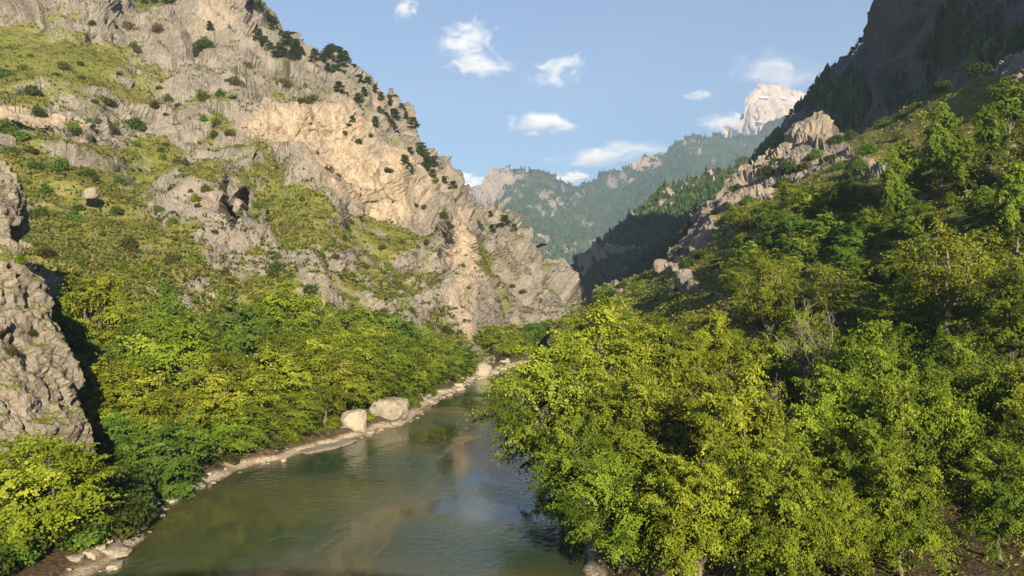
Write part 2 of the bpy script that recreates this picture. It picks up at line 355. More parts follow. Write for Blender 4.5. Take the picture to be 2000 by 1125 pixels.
# --- left mountain
LM_CREST = [(-260, -330), (0, -190), (150, -110), (340, -70), (430, -45), (500, 0), (540, 40), (565, 85), (600, 108), (625, 112), (650, 104), (690, 130), (730, 165), (745, 186), (770, 198), (795, 218),
            (815, 268), (822, 300), (860, 332), (868, 346), (900, 375), (930, 400), (960, 412), (1000, 436), (1012, 458), (1030, 472), (1060, 512), (1100, 542), (1115, 580), (1130, 604), (1180, 640)]
LM_BASE = [(-260, 860), (200, 850), (400, 820), (600, 800), (800, 762), (900, 724), (1000, 692), (1180, 660)]
LM = [(-260, 850, 120), (-260, 560, 125), (-260, 300, 150), (-260, 0, 240), (-260, -330, 330),
      (0, 850, 118), (0, 650, 120), (0, 450, 140), (0, 290, 172), (0, 262, 190), (0, 205, 195), (0, 70, 280), (0, 50, 296), (0, -60, 312), (0, -190, 360),
      (100, 480, 138), (100, 360, 165), (100, 275, 196), (100, 200, 202), (100, 70, 288), (100, -20, 305), (100, 600, 126),
      (200, 850, 126), (200, 700, 128), (200, 560, 132), (200, 420, 157), (200, 290, 204), (200, 215, 212), (200, 80, 295), (200, 10, 312), (240, 40, 320), (280, 0, 400),
      (300, 700, 138), (300, 560, 142), (300, 450, 162), (300, 330, 205), (300, 200, 255), (300, 90, 318), (300, 25, 335),
      (400, 820, 146), (400, 600, 150), (420, 470, 164), (400, 380, 178), (420, 330, 198), (430, 210, 262), (440, 80, 335), (430, -45, 400),
      (560, 790, 152), (540, 620, 157), (540, 520, 172), (530, 430, 196), (560, 360, 214), (600, 335, 224), (620, 318, 262), (560, 300, 256), (600, 205, 274), (520, 200, 272), (560, 130, 330), (560, 86, 400),
      (660, 640, 164), (660, 780, 160), (660, 560, 174), (660, 460, 196), (660, 380, 214), (700, 430, 258), (690, 340, 270), (690, 230, 296), (690, 132, 410),
      (780, 760, 172), (770, 640, 186), (760, 500, 232), (780, 430, 268), (780, 330, 284), (750, 250, 340), (745, 188, 425),
      (850, 740, 186), (850, 640, 204), (850, 540, 232), (860, 470, 268), (850, 400, 300), (840, 340, 370), (815, 268, 445),
      (900, 720, 188), (920, 640, 206), (900, 560, 226), (900, 450, 252), (915, 420, 330), (920, 392, 440),
      (960, 660, 228), (960, 560, 262), (960, 480, 300), (980, 425, 410),
      (1000, 690, 240), (1010, 620, 266), (1020, 530, 320), (1012, 458, 400), (1060, 640, 280), (1070, 580, 325), (1070, 520, 400), (1115, 600, 345), (1130, 640, 310), (1180, 650, 325)]
LM_GRASS = [(90, 110, 190, 75, 0.70), (250, 150, 110, 60, 0.5), (90, 330, 170, 55, 0.62), (180, 450, 140, 90, 0.78), (300, 300, 60, 40, 0.6), (340, 500, 70, 60, 0.7), (560, 420, 75, 60, 0.8), (520, 350, 60, 30, 0.6), (600, 480, 60, 40, 0.6),
            (740, 455, 80, 40, 0.8), (700, 560, 50, 60, 0.5), (760, 570, 60, 45, 0.62), (850, 640, 70, 45, 0.5), (940, 510, 28, 45, 0.85), (560, 20, 60, 60, 0.4), (300, 5, 40, 20, 0.9), (240, 560, 120, 60, 0.7), (480, 300, 30, 20, 0.5), (400, 330, 60, 25, 0.45), (640, 240, 100, 20, -0.6), (480, 600, 160, 50, 0.5), (430, 250, 30, 30, 0.4)]
LM_TAN = [(590, 256, 125, 52, 1.0), (680, 318, 85, 70, 1.0), (765, 365, 72, 66, 1.0), (900, 490, 26, 80, 0.95), (900, 600, 30, 50, 0.6), (80, 225, 110, 30, 0.8), (420, 30, 40, 30, 0.5), (735, 195, 20, 30, 0.7), (805, 250, 18, 45, 0.7), (420, 400, 60, 30, 0.35), (915, 640, 25, 40, 0.9), (860, 350, 12, 20, .6)]
def lm_masks(V, N, pp):
    n = fbm(V / 22.0, 4, 31)
    g = 0.72 * blobs(pp[:, 0], pp[:, 1], LM_GRASS) + 0.30 * n + 0.26 * fbm(V / 6.0, 3, 32) + 0.21
    tn = blobs(pp[:, 0], pp[:, 1], LM_TAN); g = g - 0.6 * tn
    return np.clip(g, 0, 1), tn
def lm_disp(V, g, pp, sp):
    rk = 1 - 0.72 * sstep(0.25, 0.7, g); W = V * np.array([1, 1, 0.8]); W = W + 1.4 * fbm(V / 9.0, 2, 77)[:, None]
    tn = blobs(pp[:, 0], pp[:, 1], LM_TAN); sc_ = np.clip(V[:, 1] / 230.0, 0.45, 1.5)
    big = 5.5 * fbm(V / 48.0, 3, 11) + 5.5 * facet(W / 24.0, 3) * (1 - 0.75 * tn) * fine(24, sp)
    med = 2.5 * facet(W / 10.0, 4, 1.0, 34, 0.3) * (1 - 0.65 * tn) * fine(10, sp) + 1.2 * facet(V / 4.2, 6, 1.0, 30, 0.3) * fine(4.2, sp) + 0.55 * facet(V / 2.0, 8, 1.0, 24, 0.3) * fine(2, sp)
    gl = 0.5 * fbm(V / 3.0, 3, 15)
    return sc_ * (big * (0.45 + 0.55 * rk) + med * rk + gl * (1 - rk))
def lm_push(pp, V):
    """hollows weathered into the slope"""
    wob = 1.6 * fbm(V / 4.0, 2, 91); hole = lambda cx, cy, rx, ry: 1 - sstep(0.75, 1.1, ((pp[:, 0] + wob - cx) / rx) ** 2 + ((pp[:, 1] + 2 * wob - cy) / ry) ** 2)
    return 18 * np.maximum(hole(437, 404, 8, 58), hole(470, 412, 14, 42)) + 8 * np.maximum(hole(308, 436, 8, 20), np.maximum(hole(290, 512, 12, 10), hole(55, 262, 40, 6)))
left_mountain = Sheet('left_mountain', px_grid(-260, 1180, 2.7, 300, LM_CREST, LM_BASE, LM, 7.0, 130, 12, 21), M['rock'], lm_disp, lm_masks, 12, push=lm_push)

# --- right hillside
RH_CREST = [(1080, 640), (1140, 592), (1200, 556), (1240, 540), (1290, 520), (1330, 488), (1352, 430), (1400, 392), (1420, 352), (1445, 330), (1480, 312), (1530, 280), (1560, 246), (1580, 238), (1602, 222), (1616, 240), (1632, 262), (1680, 262), (1720, 236),
            (1780, 205), (1840, 190), (1900, 160), (2000, 95), (2300, -60), (2500, -150)]
RH_BASE = [(1080, 680), (1300, 700), (1500, 735), (1700, 800), (2000, 880), (2500, 960)]
RH = [(1080, 660, 215), (1120, 640, 205), (1300, 690, 150), (1500, 725, 112), (1700, 790, 88), (2000, 870, 72), (2500, 950, 60),
      (1140, 592, 228), (1200, 575, 212), (1300, 570, 182), (1400, 570, 152), (1500, 570, 136), (1700, 570, 116), (2000, 570, 92), (2500, 570, 76),
      (1330, 490, 212), (1370, 480, 196), (1420, 480, 176), (1500, 455, 162), (1700, 430, 138), (2000, 400, 108), (2500, 330, 92),
      (1400, 395, 220), (1420, 380, 212), (1500, 385, 192), (1600, 340, 182), (1700, 310, 170), (1850, 290, 150), (2000, 250, 134), (2500, 150, 115),
      (1240, 540, 228), (1440, 336, 238), (1480, 316, 240), (1500, 350, 214), (1560, 248, 246), (1602, 224, 246), (1600, 270, 226), (1640, 262, 238), (1720, 236, 230), (1800, 198, 214), (1900, 162, 192), (2000, 96, 172), (2300, -58, 152), (2500, -150, 145)]
RH_GRASS = [(1270, 555, 60, 25, 0.9), (1750, 270, 110, 45, 0.8), (1650, 420, 250, 90, 0.75), (1880, 400, 180, 120, 0.9), (1900, 220, 160, 70, 0.75), (1500, 520, 160, 70, 0.8), (1800, 600, 400, 120, 0.9), (1650, 310, 50, 30, 0.35), (1460, 430, 50, 25, 0.5), (1300, 620, 200, 50, 0.8)]
RH_ROCK = [(1600, 262, 42, 45, -1.0), (1490, 345, 75, 45, -1.0), (1420, 385, 40, 28, -0.9), (1362, 450, 28, 44, -0.85), (1560, 300, 40, 40, -0.7), (1640, 300, 24, 20, -0.5), (1690, 265, 30, 12, -0.3)]
def rh_masks(V, N, pp):
    g = blobs(pp[:, 0], pp[:, 1], RH_GRASS) + blobs(pp[:, 0], pp[:, 1], RH_ROCK) + 0.16 * fbm(V / 12.0, 4, 41)
    g = np.where(V[:, 2] < 11, 0.95, g)
    return np.clip(g, 0, 1), np.clip(0.25 + fbm(V / 20.0, 3, 47), 0, 0.5)
def rh_disp(V, g, pp, sp):
    rk = 1 - sstep(0.15, 0.6, g); W = V * np.array([1, 1, 0.6]) + 1.5 * fbm(V / 6.0, 2, 78)[:, None]
    out = 1.6 * fbm(V / 26.0, 3, 12) + rk * (2.4 * facet(W / 9.0, 13, 1.0, 30, 0.25) + 1.3 * facet(W / 4.2, 14, 1.0, 28, 0.25) * fine(4.2, sp) + 0.9 * facet(V / 2.0, 16) * fine(2, sp) + 0.4 * facet(V / 1.0, 17) * fine(1, sp)) + (1 - rk) * 0.35 * fbm(V / 2.0, 3, 18)
    return out
right_hillside = Sheet('right_hillside', px_grid(1080, 2500, 3.0, 210, RH_CREST, RH_BASE, RH, 5.0, 90, 10, 51, 30.0), M['rock_hill'], rh_disp, rh_masks, 10)

# --- tall right mountain running along the valley beyond the hillside
def loft(cols, nc, nr, nback, back):
    """cols: list of (y, [(x, z) from foot to crest])"""
    ys = np.array([c[0] for c in cols], float); yy = np.linspace(ys[0], ys[-1], nc)
    prof = []
    for y, pr in cols:
        pr = np.array(pr, float); s = np.concatenate([[0], np.cumsum(np.hypot(*np.diff(pr, axis=0).T))]); s /= s[-1]
        tt = np.linspace(0, 1, nr); prof.append(np.stack([np.interp(tt, s, pr[:, 0]), np.interp(tt, s, pr[:, 1])], 1))
    prof = np.array(prof); o = np.argsort(ys); g = np.zeros((nr + nback, nc, 3))
    for r in range(nr):
        g[r, :, 0] = np.interp(yy, ys[o], prof[o, r, 0]); g[r, :, 2] = np.interp(yy, ys[o], prof[o, r, 1]); g[r, :, 1] = yy
    for k in range(1, nback + 1):
        a = back * (k / nback) ** 1.5; g[nr + k - 1] = g[nr - 1]; g[nr + k - 1, :, 0] += a; g[nr + k - 1, :, 2] -= 0.12 * a + 0.5 * a * k / nback
    return g
def C(px, py, d):
    p = P(px, py, d); return (p[0], p[2])
RM = [(820, [(150, 10), (190, 60), C(1440, 345, 820)]), (700, [(140, 15), (180, 70), C(1500, 292, 700)]), (600, [(130, 20), (172, 90), C(1543, 248, 600)]), (545, [(125, 25), (165, 95), C(1597, 168, 545)]),
      (510, [(122, 30), (165, 95), C(1645, 122, 510)]), (480, [(120, 35), (165, 90), (188, 130), C(1692, 82, 480)]), (462, [(120, 35), (168, 90), (196, 140), C(1716, 45, 462)]), (448, [(120, 40), (170, 95), (200, 150), C(1733, -25, 448)]), (430, [(120, 42), (172, 100), (200, 170), C(1765, -120, 430)]),
      (380, [(115, 45), (168, 95), (200, 190), (222, 262)]), (300, [(112, 50), (165, 100), (195, 210), (225, 310)]), (200, [(125, 55), (165, 110), (195, 220), (230, 345)]), (60, [(140, 50), (175, 110), (205, 230), (245, 370)]), (-150, [(160, 40), (195, 110), (225, 230), (270, 370)])]  # nearest columns lie out of view, raised to shade the wall beyond
RM_GRASS = [(1640, 200, 80, 60, 0.75), (1780, 180, 60, 60, 0.6), (1900, 90, 120, 60, 0.75), (1880, 20, 50, 40, 0.6), (1500, 330, 120, 60, 0.9), (1600, 330, 100, 60, 0.7)]
def rm_masks(V, N, pp):
    g = blobs(pp[:, 0], pp[:, 1], RM_GRASS) + 0.35 * fbm(V / 40.0, 4, 61) + 0.12
    return np.clip(g, 0, 1), np.clip(blobs(pp[:, 0], pp[:, 1], [(1760, 60, 60, 70, 0.8), (1950, 20, 60, 40, 0.5)]), 0, 1)
def rm_disp(V, g, pp, sp):
    W = V * np.array([1, 1, 1.9]) + 5 * fbm(V / 25.0, 2, 79)[:, None]; W2 = V @ np.array([[1, 0, 0], [0, 0.9, 0.45], [0, -0.45, 0.9]])
    rk = 1 - 0.6 * sstep(0.3, 0.7, g)
    return 8 * fbm(V / 70.0, 3, 19) * np.clip((V[:, 2] - 20) / 60, 0.2, 1) + rk * (5.0 * facet(W / 30.0, 20) + 2.4 * facet(W2 * np.array([1, 1, 2.2]) / 12.0, 22) + 1.2 * facet(W2 * np.array([1, 1, 2.5]) / 5.0, 23))
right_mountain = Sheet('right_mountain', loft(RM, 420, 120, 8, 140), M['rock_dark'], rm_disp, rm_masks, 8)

# --- wooded ridge beyond, far forested mountain, pale peak
MR_CREST = [(1060, 600), (1085, 565), (1110, 537), (1130, 512), (1180, 472), (1230, 424), (1300, 374), (1360, 352), (1430, 328), (1540, 262), (1700, 180)]
MR_BASE = [(1060, 660), (1200, 640), (1400, 600), (1700, 520)]
MR = [(1060, 600, 760), (1110, 537, 800), (1180, 472, 860), (1230, 424, 920), (1300, 374, 980), (1430, 328, 1080), (1540, 262, 1150), (1700, 180, 1200), (1060, 660, 600), (1200, 640, 600), (1400, 600, 620), (1700, 520, 680),
      (1150, 540, 740), (1250, 500, 790), (1350, 450, 840), (1250, 450, 850), (1200, 510, 770), (1180, 500, 800)]
def mr_masks(V, N, pp):
    g = 0.80 + 0.30 * fbm(V / 60.0, 4, 71) + 0.35 * fbm(V / 14.0, 3, 72) - blobs(pp[:, 0], pp[:, 1], [(1190, 490, 40, 26, 0.55), (1150, 530, 24, 24, 0.5), (1260, 440, 30, 20, 0.3), (1320, 380, 40, 12, 0.3), (1230, 470, 24, 20, 0.3)])
    return np.clip(g, 0, 1), np.full(len(V), 0.35)
def mr_disp(V, g, pp, sp):
    return 10 * fbm(V / 140.0, 3, 24) + (1 - 0.5 * g) * (9 * facet(V * np.array([1, 1, 0.5]) / 55.0, 25) + 9 * facet(V * np.array([1, 1, 0.6]) / 22.0, 26) + 4 * facet(V / 9.0, 27))
wooded_ridge = Sheet('wooded_ridge', px_grid(1060, 1700, 3.0, 120, MR_CREST, MR_BASE, [(a, b, d * 0.92) for a, b, d in MR], 3.5, 300, 6, 52), M['rock_far'], mr_disp, mr_masks, 6)

FM_CREST = [(800, 500), (880, 440), (925, 400), (932, 382), (946, 371), (975, 350), (1010, 335), (1050, 341), (1085, 356), (1120, 366), (1150, 356), (1180, 346), (1220, 341), (1240, 318), (1256, 304), (1290, 302), (1320, 285), (1350, 270), (1370, 276), (1400, 266), (1440, 276), (1490, 266), (1540, 236), (1580, 198), (1640, 170), (1760, 150)]
FM_BASE = [(800, 640), (1120, 620), (1400, 580), (1760, 480)]
FM = [(800, 500, 1500), (932, 382, 1560), (1010, 335, 1620), (1050, 341, 1660), (1120, 366, 1760), (1180, 346, 1900), (1256, 304, 1980), (1290, 302, 2020), (1350, 270, 2080), (1440, 262, 2180), (1540, 215, 2250), (1640, 160, 2300), (1760, 150, 2300),
      (800, 640, 1100), (1120, 620, 1080), (1400, 580, 1200), (1760, 480, 1400), (950, 430, 1400), (1010, 400, 1430), (1060, 430, 1400), (1000, 480, 1300), (1090, 520, 1250), (1130, 440, 1560), (1180, 430, 1720), (1190, 500, 1450), (1170, 540, 1250), (1260, 400, 1700), (1350, 360, 1740), (1350, 420, 1560), (1440, 330, 1860), (1250, 470, 1480)]
FM_ROCK = [(960, 378, 42, 26, 0.9), (1000, 360, 36, 28, 0.8), (1060, 390, 34, 18, 0.6), (1090, 395, 40, 14, 0.5), (1135, 378, 16, 8, 0.5), (1100, 370, 20, 8, .4), (1262, 316, 34, 16, 0.9), (1225, 340, 14, 10, 0.6), (1355, 285, 22, 20, 0.6), (1385, 300, 30, 30, 0.35), (1195, 355, 14, 9, 0.6), (1090, 490, 44, 18, 0.5), (1050, 470, 30, 24, .4), (1130, 470, 20, 12, .35), (1320, 310, 16, 14, .4), (1070, 500, 40, 16, .4), (1570, 205, 40, 24, .6)]
KF = 1.8
FM = [(a, b, d * KF) for a, b, d in FM]      # real distances in metres
def fm_masks(V, N, pp):
    V = V / KF
    g = 0.95 + 0.22 * fbm(V / 110.0, 4, 81) + 0.45 * fbm(V / 26.0, 3, 82) - 0.80 * blobs(pp[:, 0], pp[:, 1], FM_ROCK)
    return np.clip(g, 0, 1), np.clip(blobs(pp[:, 0], pp[:, 1], [(1262, 312, 40, 16, 1.0), (1000, 370, 60, 40, 0.4)]), 0, 1)
def fm_disp(V, g, pp, sp):
    V = V / KF; W = V * np.array([1, 1, 0.45])
    return KF * 34 * (ridged(V / 260.0, 3, 28) - 0.75) + KF * (1 - 0.6 * g) * (16 * facet(W / 85.0, 29, 1.0, 24) + 10 * facet(W / 36.0, 30, 1.0, 24, 0.25) + 6 * facet(W / 15.0, 32, 1.0, 24, 0.25))
far_mountain = Sheet('far_mountain', px_grid(800, 1760, 3.0, 130, FM_CREST, FM_BASE, FM, 3.0, 800, 6, 53), M['rock_far'], fm_disp, fm_masks, 6)

PK_CREST = [(1370, 300), (1400, 272), (1412, 262), (1424, 252), (1436, 264), (1446, 258), (1452, 234), (1462, 204), (1470, 182), (1479, 166), (1500, 166), (1530, 171), (1558, 180), (1600, 196), (1680, 230)]
PK_BASE = [(1370, 360), (1680, 330)]
PK = [(1370, 300, 2900), (1424, 252, 2850), (1446, 258, 2820), (1462, 204, 2830), (1479, 166, 2850), (1530, 171, 2900), (1600, 196, 3000), (1680, 230, 3050), (1370, 360, 2650), (1520, 360, 2640), (1680, 330, 2760), (1500, 260, 2730), (1470, 250, 2740), (1560, 240, 2800), (1500, 200, 2790)]
PK = [(a, b, d * KF) for a, b, d in PK]
def pk_masks(V, N, pp):
    return np.zeros(len(V)), np.full(len(V), 0.75)
def pk_disp(V, g, pp, sp):
    V = V / KF; W = V * np.array([1, 1, 0.22])
    return KF * (22 * facet(W / 70.0, 33, 0.9, 24, 0.2) + 11 * facet(W / 30.0, 34, 0.9, 24, 0.2) + 6 * facet(W / 13.0, 35, 0.9, 24, 0.2) + 10 * fbm(V / 150.0, 2, 36))
pale_peak = Sheet('pale_peak', px_grid(1370, 1680, 2.0, 110, PK_CREST, PK_BASE, PK, 2.0, 500, 5, 54), M['rock_peak'], pk_disp, pk_masks, 5)

# --- near crag at the left edge, a stepped rock tower with an overhanging right-hand edge
def crag_mesh(edge, depth, left, thick, seed, amp, top_z):
    """edge: (px, py) of the right-hand outline from top to foot; rings are rounded slabs reaching out of the frame to the left"""
    pys = np.array([e[1] for e in edge], float); pxs = np.array([e[0] for e in edge], float)
    n = 140; na = 160; yy = np.linspace(pys[0], pys[-1], n); xx = np.interp(yy, pys, pxs)
    rows = []
    for k in range(n):
        d = depth[0] + (depth[1] - depth[0]) * k / (n - 1); p = P(xx[k], yy[k], d)
        th = np.linspace(-0.62 * math.pi, 0.75 * math.pi, na); cs, sn = np.cos(th), np.sin(th)
        hx = (p[0] - left) * 0.5; cx = p[0] - hx
        ex = np.sign(cs) * np.abs(cs) ** 0.55 * hx; ey = np.sign(sn) * np.abs(sn) ** 0.75 * thick
        rows.append(np.stack([cx + ex, p[1] + 2.0 + ey, np.full(na, p[2])], 1))
    g = np.array(rows)
    top = g[0]; c = top.mean(0); caps = []
    for k in range(12, 0, -1):
        q = top + (c - top) * (k / 12.0); q[:, 2] += top_z * math.sin(k / 12.0 * 1.5); caps.append(q)
    g = np.concatenate([np.array(caps), g], 0); R, Cn, _ = g.shape; V = g.reshape(-1, 3)
    N = np.cross(np.gradient(g, axis=1), np.gradient(g, axis=0)).reshape(-1, 3); N /= np.linalg.norm(N, axis=1)[:, None] + 1e-9
    cc = V.mean(0); N[((V - cc) * N).sum(1) < 0] *= -1
    W = V * np.array([1, 1, 0.42]) + 0.5 * fbm(V / 3.0, 2, seed + 9)[:, None]
    h = amp * (1.5 * fbm(V / 9.0, 3, seed) + 2.0 * facet(W / 6.5, seed + 1, 0.9, 24, 0.25) + 0.6 * facet(W / 2.6, seed + 2, 1.0, 28, 0.3) + 0.32 * facet(V / 1.0, seed + 3, 1.0, 24, 0.2) + 0.25 * facet(V / 0.5, seed + 4))
    V = V + N * h[:, None]; G = V.reshape(R, Cn, 3)
    n2 = np.cross(np.gradient(G, axis=1), np.gradient(G, axis=0)).reshape(-1, 3); nz = np.abs(n2[:, 2]) / (np.linalg.norm(n2, axis=1) + 1e-9)
    gm = np.clip(0.75 * sstep(0.5, 0.9, nz) + 0.30 * fbm(V / 3.0, 3, seed + 7), 0, 1)
    ix = np.arange(R * Cn).reshape(R, Cn); fc = np.stack([ix[:-1, :-1], ix[:-1, 1:], ix[1:, 1:], ix[1:, :-1]], -1).reshape(-1, 4)
    return make_mesh('crag', V, fc, M['rock_near'], {'grass': gm, 'tan': np.clip(0.4 * fbm(V / 5.0, 2, seed + 6), 0, 0.4)}, False)
o = link('left_crag', crag_mesh([(-62, 482), (-14, 505), (10, 590), (48, 675), (64, 738), (68, 800), (96, 850), (112, 890), (104, 915), (74, 930), (40, 1010)], (72, 64), -75, 9, 200, 0.85, 0.8)); tag(o, kind='structure')
o = link('upper_left_crag', crag_mesh([(-54, 325), (-26, 345), (-10, 385), (2, 432), (-8, 480), (-10, 560), (10, 640)], (92, 88), -95, 9, 230, 0.8, 1.2)); tag(o, kind='structure')

# --- stone bridge under the viewpoint (behind the camera; its shadow crosses the water and the nearest crowns)
def bridge():
    root = link('stone_bridge', None); tag(root, 'humped single-arch stone bridge below the viewpoint, shading the river', 'bridge')
    t = NT('bridge_stone'); br = t.n('TexBrick', Scale=1.0, Color1=(0.30, 0.27, 0.22), Color2=(0.22, 0.20, 0.165), Mortar=(0.14, 0.125, 0.10)); t.t.links.new(t.pos((1, 1, 1)), br.inputs['Vector'])
    b = t.n('BsdfPrincipled', Base__Color=br.outputs[0], Roughness=0.9); t.surf(b.outputs[0])
    xs = np.linspace(-52, 48, 121); cx, span = -11.0, 19.0
    deck = 19.4 - 0.0062 * (xs - 0) ** 2 * (xs > 0) - 0.0046 * np.minimum(xs, 0) ** 2
    u = np.clip(np.abs(xs - cx) / span, 0, 1); under = np.where(np.abs(xs - cx) < span, 17.4 * np.sqrt(1 - u ** 2), -3.0)
    under = np.minimum(under, deck - 0.9)
    def slab(lo, hi, y0, y1, name):
        v = []
        for y in (y0, y1):
            for z in (lo, hi): v += [(xs[i], y, z[i]) for i in range(len(xs))]
        n = len(xs); f = []
        for i in range(n - 1):
            a, b_, c, d = i, n + i, 2 * n + i, 3 * n + i
            f += [(a, a + 1, b_ + 1, b_), (c, d, d + 1, c + 1), (b_, b_ + 1, d + 1, d), (a, c, c + 1, a + 1)]
        f += [(0, n, 3 * n, 2 * n), (n - 1, 3 * n - 1, 4 * n - 1, 2 * n - 1)]
        f[-1] = (n - 1, 3 * n - 1, 4 * n - 1, 2 * n - 1)
        link(name, make_mesh(name, v, f, t.m), root)
    slab(under, deck, -3.9, -0.55, 'arch'); slab(deck + 0.004, deck + 0.75, -0.95, -0.57, 'parapet'); slab(deck + 0.004, deck + 0.75, -3.88, -3.5, 'parapet')
bridge()

# ------------------------------------------------------------------ plants
def unit(v): return v / (np.linalg.norm(v, axis=-1, keepdims=True) + 1e-9)
def leaf_faces(c, n, size, rng, asp=0.62):
    N = len(c); r = rng.normal(size=(N, 3)); u = unit(np.cross(n, r)); w = np.cross(n, u)
    s = size[:, None]; fold = n * s * 0.10
    v = np.stack([c - u * s * 0.5, c + w * s * asp * 0.5 + fold, c + u * s * 0.5 - n * s * 0.08, c - w * s * asp * 0.5 + fold], 1)
    return v.reshape(-1, 3), np.arange(N * 4).reshape(N, 4)
def tube(pts, rad, sides):
    pts = np.asarray(pts, float); n = len(pts); tan = unit(np.gradient(pts, axis=0)); ref = np.array([0.31, 0.95, 0.1])
    a = unit(np.cross(tan, ref)); b = np.cross(tan, a); th = np.linspace(0, 2 * math.pi, sides, endpoint=False)
    v = (pts[:, None] + np.asarray(rad)[:, None, None] * (a[:, None] * np.cos(th)[None, :, None] + b[:, None] * np.sin(th)[None, :, None])).reshape(-1, 3)
    f = [(i * sides + k, i * sides + (k + 1) % sides, (i + 1) * sides + (k + 1) % sides, (i + 1) * sides + k) for i in range(n - 1) for k in range(sides)]
    return v, np.array(f)
class Acc:
    def __init__(s): s.v, s.f, s.a, s.n = [], [], [], 0
    def add(s, v, f, a=None):
        s.v.append(v); s.f.append(np.asarray(f) + s.n); s.n += len(v); s.a.append(np.zeros(len(v)) if a is None else a)
    def mesh(s, name, mat, smooth=False): return make_mesh(name, np.concatenate(s.v), np.concatenate(s.f), mat, {'tint': np.concatenate(s.a)}, smooth)

def curve(a, b, rng, n=7, sag=0.12, up=0.15):
    t = np.linspace(0, 1, n)[:, None]; L = np.linalg.norm(b - a); mid = rng.normal(size=3) * sag * L; mid[2] += up * L
    return a + (b - a) * t + mid * (4 * t * (1 - t)) * 0.5 + rng.normal(size=(n, 3)) * 0.02 * L * (t * (1 - t) * 4)

def broadleaf(seed, H=16.0, R=7.0, ends=190, per=4, leaves=48, lsize=0.30, low=0.10, hole=0.30, lump=0.28, flatten=0.55):
    """trunk, limbs and branches; each branch ends in drooping flat sprays of leaves, so the crown has an uneven edge and dark gaps"""
    rng = np.random.default_rng(seed); wood = Acc(); crown = Acc()
    fork = np.array([rng.normal() * 0.4, rng.normal() * 0.4, H * max(0.16, low * 0.9)])
    wood.add(*tube(curve(np.array([0, 0, -0.6]), fork, rng, 6, 0.08, 0.0), np.linspace(0.026 * H, 0.019 * H, 6), 8))
    cz = H * (low + 1.0) * 0.5; rz = H * (1.0 - low) * 0.5; limbs = []
    for k in range(9):
        a = k * 2.399 + rng.uniform(-.3, .3); e = rng.uniform(-0.15, 1.2); c = np.array([math.cos(a) * math.cos(e) * R * 0.6, math.sin(a) * math.cos(e) * R * 0.6, cz + math.sin(e) * rz * 0.62])
        lp = curve(fork, c, rng, 8, 0.16, 0.10); wood.add(*tube(lp, np.linspace(0.0115 * H, 0.004 * H, 8), 6)); limbs.append(lp)
    stem = curve(fork, np.array([rng.normal() * 0.5, rng.normal() * 0.5, cz + rz * 0.7]), rng, 8, 0.06, 0); wood.add(*tube(stem, np.linspace(0.013 * H, 0.004 * H, 8), 6)); limbs.append(stem)
    LP = np.concatenate([l[2:] for l in limbs])
    i = np.arange(ends) + 0.5; ph = np.arccos(1 - 1.86 * i / ends); th = 2.399963 * i
    D = np.stack([np.cos(th) * np.sin(ph), np.sin(th) * np.sin(ph), np.cos(ph)], 1) + rng.normal(size=(ends, 3)) * 0.13; D = unit(D)
    lum = fbm(D * 1.7 + seed * 3.1, 3, seed); gap = fbm(D * 1.9 + seed * 5.7, 2, seed + 50)
    for k in range(ends):
        if gap[k] < -hole: continue
        d = D[k]; rad = (1 + lump * 1.6 * lum[k]) * (rng.uniform(0.78, 1.06) if rng.random() > 0.22 else rng.uniform(0.45, 0.8)) * 0.86
        e = np.array([d[0] * R * rad, d[1] * R * rad, cz + d[2] * rz * rad]); e[2] = max(e[2], 0.05 * H)
        j = int(np.argmin(((LP - e) ** 2).sum(1) + rng.random(len(LP)) * (0.25 * R) ** 2)); br = curve(LP[j], e, rng, 6, 0.10, 0.10)
        wood.add(*tube(br, np.linspace(0.0032 * H, 0.0010 * H, 6), 4)); bd = unit(e - LP[j]); out = unit(d * 0.6 + bd * 0.4)
        shade = rng.uniform(0.15, 0.75)
        for m in range(per):
            f = 1.02 - 0.17 * m * rng.uniform(0.7, 1.2); q = f * 5; q0 = int(np.clip(q, 0, 4)); c = br[q0] + (br[q0 + 1] - br[q0]) * (q - q0) + rng.normal(size=3) * np.array([0.085, 0.085, 0.03]) * R
            ax = unit(out * np.array([1, 1, 0.45]) + rng.normal(size=3) * 0.45); up = unit(np.array([0, 0, 1.0]) + out * 0.35 + rng.normal(size=3) * 0.18); sd = unit(np.cross(ax, up)); up = np.cross(sd, ax)
            n = int(leaves * 1.45 * rng.uniform(0.55, 1.4)); L = R * rng.uniform(0.07, 0.135); u = rng.normal(size=n); v = rng.normal(size=n) * (0.75 - 0.2 * np.clip(u, -1, 1.5))
            off = ax * (u * L)[:, None] + sd * (v * L * 0.75)[:, None] + up * (rng.normal(size=n) * L * 0.13 - 0.20 * L * (u * u + v * v))[:, None]
            ln = unit(up * (0.42 * flatten) + out * 0.50 + unit(off) * 0.28 + rng.normal(size=(n, 3)) * 0.30)
            lv, lf = leaf_faces(c + off, ln, lsize * rng.uniform(0.5, 1.35, n), rng, rng.uniform(0.5, 0.8))
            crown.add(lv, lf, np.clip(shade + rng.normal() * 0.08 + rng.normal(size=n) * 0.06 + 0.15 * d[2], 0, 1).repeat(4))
    return wood, crown

